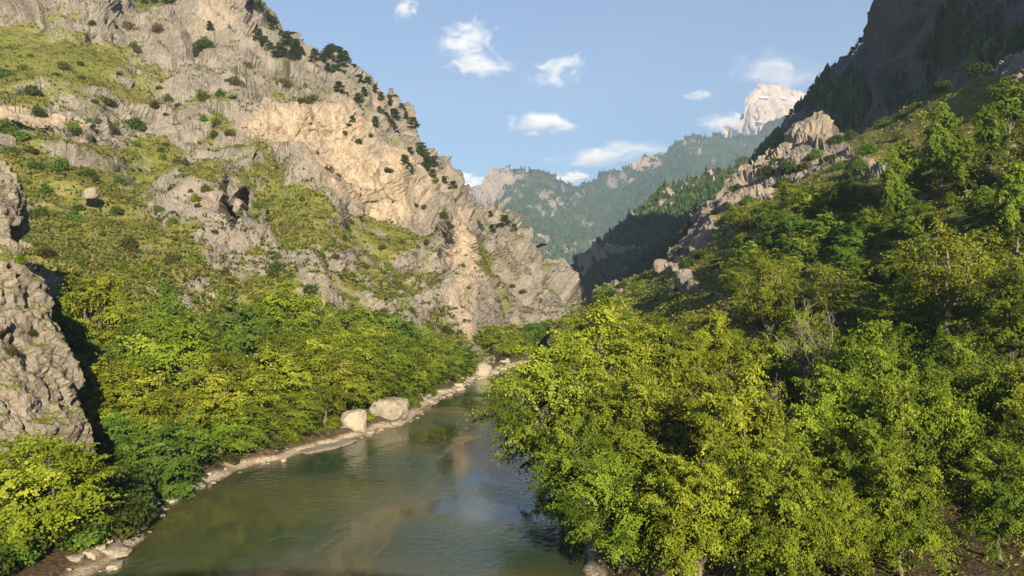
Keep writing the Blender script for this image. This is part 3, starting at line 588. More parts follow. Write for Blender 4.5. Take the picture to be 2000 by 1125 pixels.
def shrub_leaves(seed, lobes=6, per=230, lsize=0.16, h=1.0, flat=0.85):
    """round bush, radius about 1, height about 1.6 h"""
    rng = np.random.default_rng(seed); A = Acc()
    for k in range(lobes):
        a = k * 2.4 + rng.uniform(-.4, .4); rr = 0.55 * math.sqrt((k + 0.4) / lobes); c = np.array([math.cos(a) * rr, math.sin(a) * rr, h * rng.uniform(0.45, 1.05) * (1.15 - rr)])
        lr = rng.uniform(0.36, 0.56); d = unit(rng.normal(size=(per, 3))); rad = lr * rng.uniform(0.55, 1.08, per) * (1 + 0.22 * np.sin(d[:, 0] * 7 + k) * np.cos(d[:, 1] * 6))
        p = c + d * rad[:, None] * np.array([1, 1, flat]); p[:, 2] = np.maximum(p[:, 2], 0.02)
        nn = unit(d * 0.6 + np.array([0, 0, 0.5]) + rng.normal(size=(per, 3)) * 0.45)
        v, f = leaf_faces(p, nn, lsize * rng.uniform(0.7, 1.35, per), rng); A.add(v, f, np.clip(rng.uniform(0.2, 0.7) + rng.normal(size=per) * 0.18, 0, 1).repeat(4))
    return A
def pine_leaves(seed, tiers=7, spread=0.42):
    """umbrella-tiered mountain pine of height 1"""
    rng = np.random.default_rng(seed); A = Acc()
    for k in range(tiers):
        z = 0.28 + 0.70 * k / (tiers - 1); rr = spread * (1 - ((z - 0.25) / 0.95) ** 1.5) + 0.05
        for j in range(int(3 + 5 * rr / spread)):
            a = rng.uniform(0, 6.283); q = rr * rng.uniform(0.3, 0.8); c = np.array([math.cos(a) * q, math.sin(a) * q, z + rng.uniform(-.05, .05)])
            n = 36; ra = rng.uniform(0.09, 0.17) * np.sqrt(rng.random(n)); th = rng.random(n) * 6.283
            p = c + np.stack([np.cos(th) * ra * 1.2, np.sin(th) * ra * 1.2, rng.normal(size=n) * 0.02 + 0.03 - ra * 0.2], 1)
            v, f = leaf_faces(p, unit(np.array([0, 0, 1.0]) + rng.normal(size=(n, 3)) * 0.5), 0.085 * rng.uniform(0.7, 1.3, n), rng); A.add(v, f, np.clip(rng.uniform(0.2, 0.8) + rng.normal(size=n) * 0.15, 0, 1).repeat(4))
    return A

# prototypes ---------------------------------------------------------
PROTO = {}
def proto(kind, seed, leaf, bark='bark', **kw):
    w, c = broadleaf(seed, **kw); return (w.mesh('trunk_' + kind, M[bark], True), c.mesh('crown_' + kind, M[leaf]), kw.get('H', 16.0), kw.get('R', 7.0))
M['leaf_spring'] = leaf_material('spring_leaves', (0.075, 0.125, 0.012), (0.17, 0.245, 0.024), (0.28, 0.335, 0.042))
PROTO['plane'] = [proto('plane', 1 + k, 'leaf_plane', ends=135, leaves=46, lsize=0.36, low=0.05, flatten=0.9, hole=0.42) for k in range(3)]
PROTO['gold'] = [proto('gold', 11 + k, 'leaf_gold', ends=135, leaves=46, lsize=0.36, low=0.05, flatten=0.9, hole=0.42) for k in range(2)]
PROTO['near'] = [proto('near', 21 + k, 'leaf_plane', ends=185, leaves=64, lsize=0.30, low=0.04, hole=0.26, lump=0.36, flatten=0.9) for k in range(2)]
PROTO['neargold'] = [proto('neargold', 31 + k, 'leaf_gold', ends=185, leaves=64, lsize=0.30, low=0.04, hole=0.26, lump=0.36, flatten=0.9) for k in range(2)]
PROTO['high'] = [proto('high', 61 + k, 'leaf_plane', ends=160, leaves=48, lsize=0.32, low=0.40) for k in range(2)]
PROTO['green'] = [proto('green', 41 + k, 'leaf_green', ends=110, leaves=46, lsize=0.38, low=0.04, R=5.5, H=14.0, hole=0.45) for k in range(2)]
PROTO['spring'] = [proto('spring', 71 + k, 'leaf_spring', ends=105, leaves=46, lsize=0.38, low=0.03, R=5.0, H=14.0, hole=0.45, lump=0.35) for k in range(2)]
PROTO['thin'] = [proto('thin', 51 + k, 'leaf_gold', 'bark_pale', ends=120, leaves=30, lsize=0.30, low=0.15, hole=0.18, lump=0.4) for k in range(2)]
def shrub_proto(leaf, seeds, **kw): return [shrub_leaves(s, **kw).mesh('shrub_foliage', M[leaf]) for s in seeds]
SHRUB = {'d': shrub_proto('leaf_dark', (1, 2, 3)), 'o': shrub_proto('leaf_olive', (4, 5, 6), per=170), 'g': shrub_proto('leaf_green', (7, 8, 9)), 'r': shrub_proto('leaf_rust', (10, 11), per=160),
         'l': shrub_proto('leaf_plane', (12, 13)), 's': shrub_proto('leaf_silver', (14, 15), per=260, lsize=0.12)}
PINE = [pine_leaves(s).mesh('pine_foliage', M['needle']) for s in (1, 2, 3)]
def stem_mesh(seed, mat):
    rng = np.random.default_rng(seed); A = Acc(); A.add(*tube(curve(np.array([0, 0, -0.15]), np.array([0.02, 0.0, 0.92]), rng, 6, 0.05, 0), np.linspace(0.022, 0.006, 6), 5))
    return A.mesh('pine_stem', mat, True)
PSTEM = [stem_mesh(s, M['bark']) for s in (1, 2, 3)]

RNG = random.Random(7)
def base_z(x, y):
    z = float(ground_z(x, y)[0])
    for s, rad in ((left_mountain, 4.0), (right_hillside, 14.0)): z = max(z, s.zat(x, y, rad))
    return z
def add_tree(kind, px, d, top, rpx, label, group, cat='tree', zb=None, name=None, rot=None, k=None):
    """stand a tree at distance d in the direction of px, its top at image row 'top', crown radius rpx wide"""
    vs = PROTO[kind]; tr, cr, H0, R0 = vs[RNG.randrange(len(vs)) if k is None else k % len(vs)]
    x = (px - CX) / F * d; z0 = base_z(x, d) if zb is None else zb
    zt = CAM_Z + (CY - top) / F * d; R = rpx * d / F; H = max(3.0, zt - z0, (2.3 if kind in ('green', 'spring') else 1.8) * R); z0 = zt - H
    root = link(name or {'plane': 'plane_tree', 'gold': 'plane_tree', 'near': 'plane_tree', 'neargold': 'plane_tree', 'green': 'broadleaf_tree', 'thin': 'sparse_tree', 'high': 'plane_tree', 'spring': 'broadleaf_tree'}[kind], None, None, (x, d, z0))
    root.rotation_euler = (0, 0, RNG.uniform(0, 6.28) if rot is None else rot); root.scale = (R / R0 / 0.98, R / R0 / 0.98, H / H0 * 0.99)
    link('trunk', tr, root); link('crown', cr, root); tag(root, label, cat, group); return root

# --- riverside trees on the left bank: (kind, px, distance, top row, crown radius px, what singles it out)
LEFT = [
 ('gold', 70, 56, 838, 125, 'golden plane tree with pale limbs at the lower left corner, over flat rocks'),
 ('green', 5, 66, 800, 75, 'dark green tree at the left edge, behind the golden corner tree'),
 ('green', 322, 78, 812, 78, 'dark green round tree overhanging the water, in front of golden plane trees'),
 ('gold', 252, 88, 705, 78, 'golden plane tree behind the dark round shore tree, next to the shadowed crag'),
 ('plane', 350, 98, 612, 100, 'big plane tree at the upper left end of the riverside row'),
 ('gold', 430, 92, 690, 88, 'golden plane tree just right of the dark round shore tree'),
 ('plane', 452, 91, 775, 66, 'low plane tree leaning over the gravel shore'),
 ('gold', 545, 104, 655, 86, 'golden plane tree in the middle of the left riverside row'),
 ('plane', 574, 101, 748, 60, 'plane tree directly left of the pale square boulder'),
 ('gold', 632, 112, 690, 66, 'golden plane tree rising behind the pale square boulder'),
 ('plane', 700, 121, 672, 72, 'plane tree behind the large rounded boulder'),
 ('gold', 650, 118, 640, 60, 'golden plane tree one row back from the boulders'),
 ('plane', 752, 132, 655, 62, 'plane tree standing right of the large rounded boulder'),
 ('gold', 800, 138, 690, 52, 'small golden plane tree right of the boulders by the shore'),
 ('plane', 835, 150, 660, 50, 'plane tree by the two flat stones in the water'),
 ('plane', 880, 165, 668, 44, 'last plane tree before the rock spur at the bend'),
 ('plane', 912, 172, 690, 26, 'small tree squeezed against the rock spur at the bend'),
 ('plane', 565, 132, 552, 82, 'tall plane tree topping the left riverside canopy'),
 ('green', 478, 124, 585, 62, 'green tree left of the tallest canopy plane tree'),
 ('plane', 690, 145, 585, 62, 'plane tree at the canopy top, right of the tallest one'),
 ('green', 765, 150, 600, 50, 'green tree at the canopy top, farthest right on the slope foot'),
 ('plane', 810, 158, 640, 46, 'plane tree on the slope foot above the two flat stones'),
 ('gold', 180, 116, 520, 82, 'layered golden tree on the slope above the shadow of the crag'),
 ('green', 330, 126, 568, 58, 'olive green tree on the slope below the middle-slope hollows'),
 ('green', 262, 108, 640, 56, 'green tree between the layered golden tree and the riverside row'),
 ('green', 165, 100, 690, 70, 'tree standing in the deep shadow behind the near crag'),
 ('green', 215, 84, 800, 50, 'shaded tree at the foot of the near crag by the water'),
 ('green', 120, 110, 600, 60, 'shaded tree high in the gully behind the near crag'),
 ('plane', 960, 205, 640, 34, 'first low tree past the rock spur at the river bend'),
 ('plane', 1000, 218, 636, 36, 'second low tree past the rock spur at the river bend'),
 ('green', 1040, 230, 630, 36, 'third low tree past the rock spur at the river bend'),
 ('plane', 1080, 240, 628, 36, 'farthest low tree past the rock spur at the river bend'),
 ('green', 405, 112, 640, 60, 'green tree filling the canopy between the two big left plane trees'),
 ('plane', 620, 128, 610, 60, 'plane tree below the tallest canopy tree, above the square boulder'),
 ('plane', 720, 136, 630, 56, 'mid-canopy plane tree above the large rounded boulder'),
]
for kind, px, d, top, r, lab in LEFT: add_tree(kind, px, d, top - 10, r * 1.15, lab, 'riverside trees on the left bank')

RIGHT = [
 ('near', 1085, 76, 655, 128, 'plane tree overhanging the river farthest left on the right bank'),
 ('neargold', 1185, 92, 590, 120, 'golden-topped plane tree highest behind the overhanging riverside tree'),
 ('near', 1120, 64, 800, 90, 'dark low plane tree shading the water below the overhanging tree'),
 ('near', 1300, 100, 605, 100, 'plane tree right of the golden-topped riverside plane'),
 ('near', 1240, 70, 720, 105, 'plane tree in the middle of the right riverside canopy'),
 ('neargold', 1345, 76, 655, 95, 'golden plane tree behind the bright front column'),
 ('neargold', 1450, 60, 700, 98, 'brightest golden plane tree in the right foreground'),
 ('near', 1210, 54, 890, 105, 'low plane tree at the bottom, beside the shadowed water'),
 ('neargold', 1360, 50, 870, 110, 'front plane tree at the bottom, half in bridge shadow'),
 ('neargold', 1520, 48, 850, 110, 'front golden plane tree with a pale bare limb'),
 ('near', 1590, 58, 770, 90, 'plane tree right of the brightest golden one'),
 ('near', 1690, 74, 610, 105, 'tall leafy plane tree in front of the dark wood'),
 ('neargold', 1400, 108, 590, 70, 'golden plane tree on the bank below the dark rock gully'),
 ('near', 1640, 50, 930, 80, 'low front tree left of the leaf-strewn clearing'),
 ('near', 1760, 66, 720, 85, 'shaded plane tree above the leaf-strewn clearing'),
 ('near', 1870, 74, 640, 100, 'shaded plane tree at the right, under the tall dark-trunked tree'),
 ('near', 2010, 58, 690, 100, 'plane tree cut by the right edge of the view'),
 ('thin', 1850, 92, 415, 110, 'tall sparse golden tree with dark trunk on the right bank'),
 ('near', 1985, 80, 480, 90, 'tall dense tree at the right edge below the hillside'),
 ('thin', 1500, 118, 492, 70, 'sparse pale-branched tree, left of two below the green thicket'),
 ('thin', 1610, 112, 505, 80, 'sparse pale-branched tree, right of two below the green thicket'),
 ('near', 1770, 96, 560, 80, 'dark tree behind the tall leafy plane tree'),
 ('near', 1500, 88, 650, 80, 'plane tree behind the brightest golden one'),
 ('near', 1700, 54, 800, 95, 'leafy plane tree at the left rim of the clearing'), ('high', 1790, 58, 730, 100, 'high-crowned plane tree shading the clearing, left of two'), ('high', 1920, 62, 700, 110, 'high-crowned plane tree shading the clearing, right of two'),
 ('near', 1765, 50, 880, 85, 'low leafy tree at the bottom, left of the clearing'), ('near', 1860, 76, 720, 90, 'shaded tree at the back of the clearing'),
 ('near', 1955, 52, 850, 90, 'low leafy tree at the right edge, in front of the path'), ('near', 1890, 64, 770, 85, 'leafy tree standing over the pale path'),
 ('near', 1640, 64, 720, 90, 'shaded plane tree between the brightest one and the clearing'), ('high', 1700, 84, 640, 90, 'dark-stemmed tree deep in the right-bank wood'),
 ('near', 1570, 96, 590, 70, 'shaded tree under the sparse pale-branched pair'),
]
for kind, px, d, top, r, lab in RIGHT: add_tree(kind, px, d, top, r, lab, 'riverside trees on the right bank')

HILL = [  # green trees and saplings on the right hillside
 ('spring', 1840, 128, 205, 42, 'bright upright tree alone on the right hillside meadow'), ('spring', 1886, 120, 258, 32, 'small tree beside the upright meadow tree'),
 ('spring', 1770, 132, 262, 32, 'young tree left of the upright meadow tree'), ('spring', 1745, 128, 296, 30, 'lower young tree left of the upright meadow tree'),
 ('spring', 1970, 132, 150, 44, 'highest tree at the right edge of the hillside'), ('spring', 1935, 124, 195, 34, 'tree below the highest right-edge tree'),
 ('spring', 2020, 112, 245, 40, 'tree at the right edge beside the pale willow'), ('spring', 1985, 100, 300, 40, 'tree at the right edge below the pale willow'),
 ('green', 1650, 150, 340, 48, 'tree at the top of the dark green hillside thicket'), ('spring', 1590, 156, 352, 46, 'tree at the left top of the dark green hillside thicket'),
 ('spring', 1540, 154, 410, 44, 'tree on the left flank of the dark green hillside thicket'), ('green', 1700, 142, 375, 46, 'tree on the right flank of the dark green hillside thicket'),
 ('spring', 1620, 140, 405, 50, 'tree in the middle of the dark green hillside thicket'), ('spring', 1560, 138, 455, 48, 'tree at the foot of the dark green hillside thicket'),
 ('green', 1670, 130, 440, 46, 'tree at the right foot of the dark green hillside thicket'), ('spring', 1470, 150, 470, 44, 'dark tree just right of the rocky gully'),
 ('spring', 1440, 150, 505, 36, 'dark narrow tree in the rocky gully'), ('green', 1500, 142, 500, 40, 'dark tree below the rocky gully'),
 ('spring', 1740, 126, 430, 40, 'tree between the thicket and the tall sparse tree'), ('spring', 1400, 160, 540, 40, 'tree in the gully mouth above the riverside planes'),
 ('green', 1345, 170, 555, 34, 'tree below the split boulder on the hillside nose'), ('spring', 1255, 205, 545, 22, 'small tree on the grassy knoll at the hillside nose'), ('spring', 1180, 215, 555, 24, 'dark tree at the left tip of the hillside nose'),
 ('green', 1800, 116, 470, 44, 'tree above the dark right-bank wood'), ('spring', 1930, 104, 420, 44, 'tree right of the tall sparse golden tree'),
]
for kind, px, d, top, r, lab in HILL: add_tree(kind, px, d, top, r, lab, 'trees on the right hillside')

rr_ = random.Random(41); extra = []
while len(extra) < 40:
    x, y = rr_.uniform(1410, 2010), rr_.uniform(360, 640)
    if 1780 < x < 1980 and 330 < y < 430 or y < 430 - (x - 1410) * 0.25 or any((x - a) ** 2 + (y - b) ** 2 < 34 ** 2 for a, b in extra): continue
    extra.append((x, y))
for n, (x, y) in enumerate(sorted(extra)):
    p = right_hillside.at(x, y); r = rr_.uniform(24, 38); add_tree(rr_.choice(['spring', 'green', 'spring', 'plane']), x, p[1], y - r * 2.1, r, 'green tree in the dense hillside wood on the right, %s from the left' % ordn(n), 'dense wood on the right hillside', zb=p[2])

# --- shrubs: (kind, px, foot row, width px)
KN = {'d': 'dark green', 'o': 'olive', 'g': 'green', 'r': 'rusty brown-green', 'l': 'yellow-green', 's': 'silvery'}
LSH = [('l', 140, 252, 30), ('d', 62, 190, 50), ('d', 75, 225, 34), ('d', 208, 205, 36), ('d', 262, 248, 46), ('o', 222, 258, 36), ('o', 266, 98, 28), ('o', 122, 135, 30), ('o', 160, 155, 22), ('d', 398, 95, 46), ('d', 380, 108, 26), ('r', 310, 55, 26), ('r', 250, 60, 34), ('r', 287, 42, 20), ('d', 346, 60, 20),
 ('g', 400, 195, 36), ('g', 432, 190, 26), ('r', 482, 130, 34), ('o', 462, 165, 36), ('o', 372, 140, 30), ('g', 424, 245, 24), ('d', 420, 268, 24), ('r', 447, 262, 26), ('g', 396, 240, 18), ('r', 552, 168, 44), ('r', 606, 198, 38), ('d', 588, 200, 20), ('o', 640, 338, 28), ('d', 757, 334, 22), ('d', 810, 402, 16), ('d', 829, 408, 14), ('d', 866, 424, 22), ('o', 882, 398, 18),
 ('g', 118, 335, 42), ('d', 172, 350, 46), ('g', 232, 358, 30), ('o', 352, 325, 40), ('g', 32, 275, 60), ('g', 8, 255, 50), ('d', 72, 332, 36), ('g', 142, 435, 38), ('d', 150, 410, 24), ('g', 88, 378, 30), ('o', 402, 372, 26), ('g', 308, 415, 22), ('g', 338, 436, 24), ('d', 226, 418, 30), ('o', 254, 488, 46), ('o', 92, 500, 50), ('d', 70, 425, 40), ('o', 336, 510, 40), ('l', 376, 508, 36), ('l', 288, 535, 36), ('l', 238, 530, 32), ('d', 160, 518, 26), ('o', 440, 538, 28), ('d', 540, 535, 42),
 ('d', 606, 570, 40), ('g', 626, 500, 22), ('o', 652, 505, 20), ('d', 712, 522, 24), ('g', 754, 530, 32), ('d', 782, 560, 20), ('d', 872, 652, 28), ('d', 746, 486, 20), ('o', 786, 476, 18), ('o', 830, 474, 22), ('d', 968, 545, 18), ('o', 1052, 590, 20), ('g', 1022, 500, 22), ('o', 1040, 560, 18), ('d', 915, 455, 16), ('o', 972, 512, 14), ('o', 1000, 560, 16), ('o', 1085, 585, 18), ('g', 905, 520, 12),
 ('g', 10, 150, 40), ('g', 45, 135, 22), ('o', 110, 150, 22), ('d', 158, 130, 16), ('o', 235, 150, 18), ('g', 20, 300, 40), ('o', 62, 300, 30), ('o', 300, 215, 26), ('o', 290, 190, 22), ('g', 265, 285, 16), ('o', 420, 455, 16), ('o', 455, 195, 18), ('o', 330, 195, 22), ('o', 312, 175, 18), ('d', 480, 395, 10), ('o', 345, 470, 18), ('o', 620, 300, 12), ('g', 500, 405, 18), ('o', 870, 350, 16), ('d', 682, 245, 16), ('d', 700, 280, 18), ('d', 672, 262, 14), ('o', 725, 268, 16), ('o', 590, 395, 16), ('o', 660, 345, 16), ('o', 540, 330, 12), ('g', 470, 420, 16), ('o', 635, 415, 14), ('o', 550, 440, 14), ('d', 640, 545, 20), ('o', 690, 540, 18), ('o', 805, 610, 22), ('g', 830, 560, 16), ('o', 850, 500, 14), ('l', 320, 590, 30), ('o', 440, 600, 34), ('o', 420, 620, 30), ('l', 520, 610, 26), ('d', 645, 600, 22), ('o', 745, 610, 26)]
rr_ = random.Random(5)
for k in range(90):
    x = rr_.uniform(5, 1090); y = rr_.uniform(20, 600)
    if y < np.interp(x, [c[0] for c in LM_CREST], [c[1] for c in LM_CREST]) + 25 or (520 < x < 800 and 200 < y < 420): continue
    LSH.append((rr_.choice('ooogdl'), x, y, rr_.uniform(9, 22)))
ZONES = [(lambda x, y: x < 300 and y < 205, 'on the upper left meadow'), (lambda x, y: x < 520 and y < 300 and x >= 300, 'on crags left of tan cliff'), (lambda x, y: x < 270, 'on the lower left grassy slope'),
         (lambda x, y: x < 520, 'around the dark hollows mid-slope'), (lambda x, y: x < 890 and y < 425, 'on the great tan cliff or rim'), (lambda x, y: x < 890, 'on slope above left riverside trees'), (lambda x, y: True, 'on far spur at river bend')]
cnt = {}
for k, x, y, w in sorted(LSH, key=lambda s: s[1]):
    zi = next(i for i, z in enumerate(ZONES) if z[0](x, y)); key = (zi, k); n = cnt.get(key, 0); cnt[key] = n + 1
    p = left_mountain.at(x, y); r = 0.5 * w * p[1] / F
    o = link('shrub', RNG.choice(SHRUB[k]), None, (p[0], p[1], p[2] - 0.35 * r)); o.scale = (r * 1.08, r * 1.08, r * RNG.uniform(0.9, 1.25)); o.rotation_euler = (0, 0, RNG.uniform(0, 6.28))
    tag(o, '%s shrub %s, %s such from left' % (KN[k], ZONES[zi][1], ordn(n)), 'shrub', 'shrubs on the left mountain')
RSH = [('d', 1435, 372, 30), ('o', 1475, 365, 34), ('g', 1510, 318, 26), ('d', 1400, 425, 30), ('o', 1380, 470, 34), ('g', 1365, 500, 30), ('d', 1350, 520, 32), ('o', 1425, 405, 30), ('g', 1410, 460, 36), ('d', 1345, 440, 18), ('o', 1555, 300, 26), ('d', 1630, 280, 40), ('d', 1660, 272, 30), ('g', 1720, 250, 30), ('g', 1760, 232, 34), ('l', 1790, 215, 28), ('g', 1695, 300, 40), ('g', 1590, 310, 36), ('d', 1500, 345, 40), ('d', 1540, 335, 46), ('d', 1530, 365, 40), ('o', 1570, 330, 40), ('g', 1680, 335, 46), ('g', 1720, 340, 46), ('g', 1460, 395, 34), ('d', 1480, 330, 24), ('o', 1420, 430, 40), ('o', 1460, 445, 50), ('o', 1500, 430, 46), ('g', 1385, 445, 28), ('o', 1440, 475, 46), ('r', 1335, 455, 22), ('o', 1325, 492, 20), ('d', 1375, 500, 30), ('o', 1400, 520, 40),
 ('s', 1930, 355, 74), ('s', 1890, 372, 40), ('l', 1820, 372, 50), ('r', 1800, 360, 36), ('o', 1850, 350, 36), ('g', 1640, 330, 30), ('g', 1570, 390, 40), ('l', 1860, 400, 40), ('g', 1900, 300, 40), ('g', 1960, 270, 46), ('d', 1840, 170, 40), ('d', 1910, 120, 50), ('d', 1790, 330, 36), ('d', 1700, 290, 24), ('o', 1300, 545, 30), ('g', 1285, 575, 36), ('d', 1215, 560, 26), ('d', 1195, 575, 30), ('g', 1320, 580, 40), ('o', 1240, 585, 30), ('l', 1970, 430, 50), ('g', 1780, 430, 50), ('o', 1740, 400, 40), ('g', 1820, 300, 30), ('o', 1755, 275, 30), ('d', 1620, 310, 30)]
cnt = {}
for k, x, y, w in sorted(RSH, key=lambda s: s[1]):
    zn = 'on the rocky nose of the right hillside' if x < 1480 else ('around the jagged outcrop on the right' if x < 1680 else 'on the right hillside meadow'); n = cnt.get((zn, k), 0); cnt[(zn, k)] = n + 1
    p = right_hillside.at(x, y); r = 0.5 * w * p[1] / F
    o = link('shrub', RNG.choice(SHRUB[k]), None, (p[0], p[1], p[2] - 0.3 * r)); o.scale = (r * 1.08, r * 1.08, r * RNG.uniform(0.8, 1.15)); o.rotation_euler = (0, 0, RNG.uniform(0, 6.28))
    tag(o, '%s shrub %s, %s such from left' % (KN[k], zn, ordn(n)), 'shrub', 'shrubs on the right hillside')

for ob, px, py, w, lab in (('left_crag', 38, 512, 34, 'yellow-green bush on the shoulder of the near crag'), ('left_crag', 20, 690, 40, 'low bush growing from the middle of the near crag'), ('left_crag', 60, 655, 26, 'small bush on the edge of the near crag'), ('upper_left_crag', 5, 470, 44, 'dark bush in the notch between the two near crags')):
    vv = np.array([v.co[:] for v in bpy.data.objects[ob].data.vertices]); q = proj(vv); m = ((q - [px, py]) ** 2).sum(1); p = vv[int(np.argmin(m + (vv[:, 1] - vv[:, 1].min()) * 3))]; r = 0.5 * w * p[1] / F
    o = link('shrub', SHRUB['l' if 'yellow' in lab else 'o'][0], None, tuple(p - [0, 0, 0.3 * r])); o.scale = (r, r, r); tag(o, lab, 'shrub', 'shrubs on the near crag')

# --- pines along the left skyline and below it
def add_pine(p, h, label, group):
    k = RNG.randrange(3); root = link('pine_tree', None, None, (p[0], p[1], p[2] - 0.06 * h)); root.scale = (h * RNG.uniform(0.9, 1.35), h * RNG.uniform(0.9, 1.35), h); root.rotation_euler = (0, 0, RNG.uniform(0, 6.28))
    link('trunk', PSTEM[k], root); link('crown', PINE[k], root); tag(root, label, 'pine', group)
SKYP = [(492, 12), (505, 22), (520, 40), (534, 50), (548, 66), (560, 84), (574, 100), (588, 106), (602, 112), (616, 116), (630, 118), (640, 112), (650, 108), (660, 112), (672, 120), (684, 130), (694, 138), (706, 150), (718, 162), (732, 176), (746, 192), (758, 200), (772, 206), (784, 214), (796, 226), (806, 248), (814, 270), (822, 302), (834, 316), (846, 326), (858, 338), (870, 352), (884, 366), (898, 380), (946, 416), (958, 416), (968, 420), (978, 424), (988, 430), (996, 436), (1004, 446)]
for n, (x, y) in enumerate(SKYP):
    p = left_mountain.at(x, y + 6); add_pine(p, RNG.uniform(13, 30) * p[1] / F, 'dark pine on the left mountain skyline, %s from the left' % ordn(n), 'pines on the left skyline')
LOWP = [(495, 75), (505, 84), (516, 92), (528, 98), (540, 108), (552, 112), (566, 116), (580, 120), (530, 82), (545, 92), (655, 150), (668, 160), (680, 172), (690, 190), (676, 196), (662, 182), (702, 205), (694, 222), (686, 240), (716, 216), (728, 232), (650, 128), (666, 134), (700, 175), (712, 190), (742, 226), (752, 244), (764, 258), (776, 272), (788, 288), (800, 306), (812, 322), (790, 330), (802, 340), (816, 350), (826, 362), (838, 372), (846, 384), (770, 236), (784, 244), (830, 340), (845, 350), (940, 432), (955, 440), (970, 440), (985, 446), (960, 456), (925, 432), (935, 455), (735, 250), (640, 140), (228, 8), (246, 6), (264, 4), (282, 10), (300, 8), (318, 6), (332, 12), (410, 60)]
for n, (x, y) in enumerate(sorted(LOWP)):
    p = left_mountain.at(x, y); add_pine(p, RNG.uniform(15, 32) * p[1] / F, 'dark pine on the slope below the left skyline, %s from the left' % ordn(n), 'pines below the left skyline')

cr = right_mountain.V.reshape(*right_mountain.shape, 3)[-9]; crp = proj(np.where(cr[:, 1:2] > 5, cr, [0, 5, 0])); nn = 0
xs_ = np.linspace(1478, 1700, 34)
for x in xs_:
    j = int(np.argmin(np.abs(crp[:, 0] - x))); p = cr[j]; h = RNG.uniform(12, 20) * p[1] / F
    add_pine(p, h, 'small conifer on the dark right skyline, %s from the left' % ordn(nn), 'conifers on the shaded right skyline'); nn += 1

# --- woods too far or too dense to count
def wood(name, sheet, n, h0, h1, label, thr=0.45, seed=3, sel=None, conif=0.6):
    rng = np.random.default_rng(seed); ok = np.where((sheet.g > thr) & (sheet.front if sel is None else sel(sheet)))[0]; k = rng.choice(ok, n); V = sheet.V[k]; A_v, A_f, A_t = [], [], []
    h = rng.uniform(h0, h1, n); con = rng.random(n) < conif; ns = 4; th = np.linspace(0, 6.283, ns, endpoint=False); ang = th[None] + rng.random((n, 1)) * 6.28
    jit = lambda: rng.uniform(0.75, 1.25, (n, ns))
    V = V + np.stack([rng.normal(size=n), rng.normal(size=n), np.zeros(n)], 1) * h0 * 0.25
    w = h * np.where(con, 0.21, 0.36); rings = []
    for zf, wf in ((-0.15, 0.5), (0.42, None), (1.0, 0.04)):
        ww = np.where(con, 0.85, 1.0) if wf is None else wf
        rr = (w * ww)[:, None] * jit(); rings.append(np.stack([V[:, 0:1] + np.cos(ang) * rr, V[:, 1:2] + np.sin(ang) * rr, (V[:, 2] + h * zf)[:, None].repeat(ns, 1) + h[:, None] * rng.normal(size=(n, ns)) * 0.03], -1))
    G = np.stack(rings, 1); verts = G.reshape(-1, 3); base = (np.arange(n) * 3 * ns)[:, None, None]
    q = np.array([[r * ns + j, r * ns + (j + 1) % ns, (r + 1) * ns + (j + 1) % ns, (r + 1) * ns + j] for r in range(2) for j in range(ns)])
    faces = (base + q[None]).reshape(-1, 4); tint = (np.where(con, 0.25, 0.6) + rng.normal(size=n) * 0.2).clip(0, 1).repeat(3 * ns)
    o = link(name, make_mesh(name, verts, faces, M['far_leaf'], {'tint': tint}, False)); tag(o, label, 'forest', kind='stuff')
wood('far_forest', far_mountain, 27000, 7, 14, 'hazy forest covering the far mountain up the valley', 0.42, 3, None, 0.3)
wood('ridge_forest', wooded_ridge, 9000, 3.4, 7, 'dark wood on the ridge between valley and far mountain', 0.42, 4, None, 0.3)
wood('shaded_forest', right_mountain, 1700, 3.5, 8, 'shaded wood on the tall right mountain', 0.5, 5, lambda s: s.front & (s.V[:, 1] > 230) & (s.V[:, 1] < 830), 0.5)

# --- low ground cover: tufts and tiny bushes on the grassy slopes and under the trees
def cover(name, sheet, n, size, mat, label, thr=0.5, seed=5, frame=(0, 2000)):
    rng = np.random.default_rng(seed); ok = np.where((sheet.g > thr) & sheet.front & (sheet.pp[:, 0] > frame[0] - 40) & (sheet.pp[:, 0] < frame[1] + 40) & (sheet.V[:, 2] > 2))[0]
    k = rng.choice(ok, n); V = sheet.V[k]; cl = fbm(V / 6.0, 2, seed); keep = cl + rng.normal(size=n) * 0.25 > -0.05; V = V[keep]; m = len(V); per = 4
    c = (V[:, None] + rng.normal(size=(m, per, 3)) * np.array([0.35, 0.35, 0.08]) * size * 2).reshape(-1, 3); c[:, 2] += size * 0.3
    nn = unit(rng.normal(size=(m * per, 3)) * np.array([1, 1, 0.4]) + np.array([0, -0.3, 0.35])); v, f = leaf_faces(c, nn, size * rng.uniform(0.6, 1.5, m * per), rng, 0.5)
    o = link(name, make_mesh(name, v, f, mat, {'tint': np.clip(rng.uniform(0, 1, m).repeat(per) * 0.8 + rng.random(m * per) * 0.2, 0, 1).repeat(4)}, False)); tag(o, label, 'ground cover', kind='stuff')
cover('slope_grass', left_mountain, 19000, 0.62, M['tuft'], 'dry yellow-green grass on the left mountain slopes', 0.5, 5)
cover('slope_scrub', left_mountain, 12000, 0.75, M['leaf_olive'], 'low olive scrub dotted over the left mountain', 0.22, 6)
cover('ledge_scrub', left_mountain, 7000, 0.75, M['leaf_dark'], 'dark low scrub on ledges of the left mountain', 0.2, 16)
cover('hillside_grass', right_hillside, 15000, 0.48, M['tuft'], 'yellow-green grass on the right hillside', 0.45, 7)
cover('hillside_scrub', right_hillside, 9000, 0.5, M['leaf_green'], 'low green scrub on the right hillside', 0.4, 8)

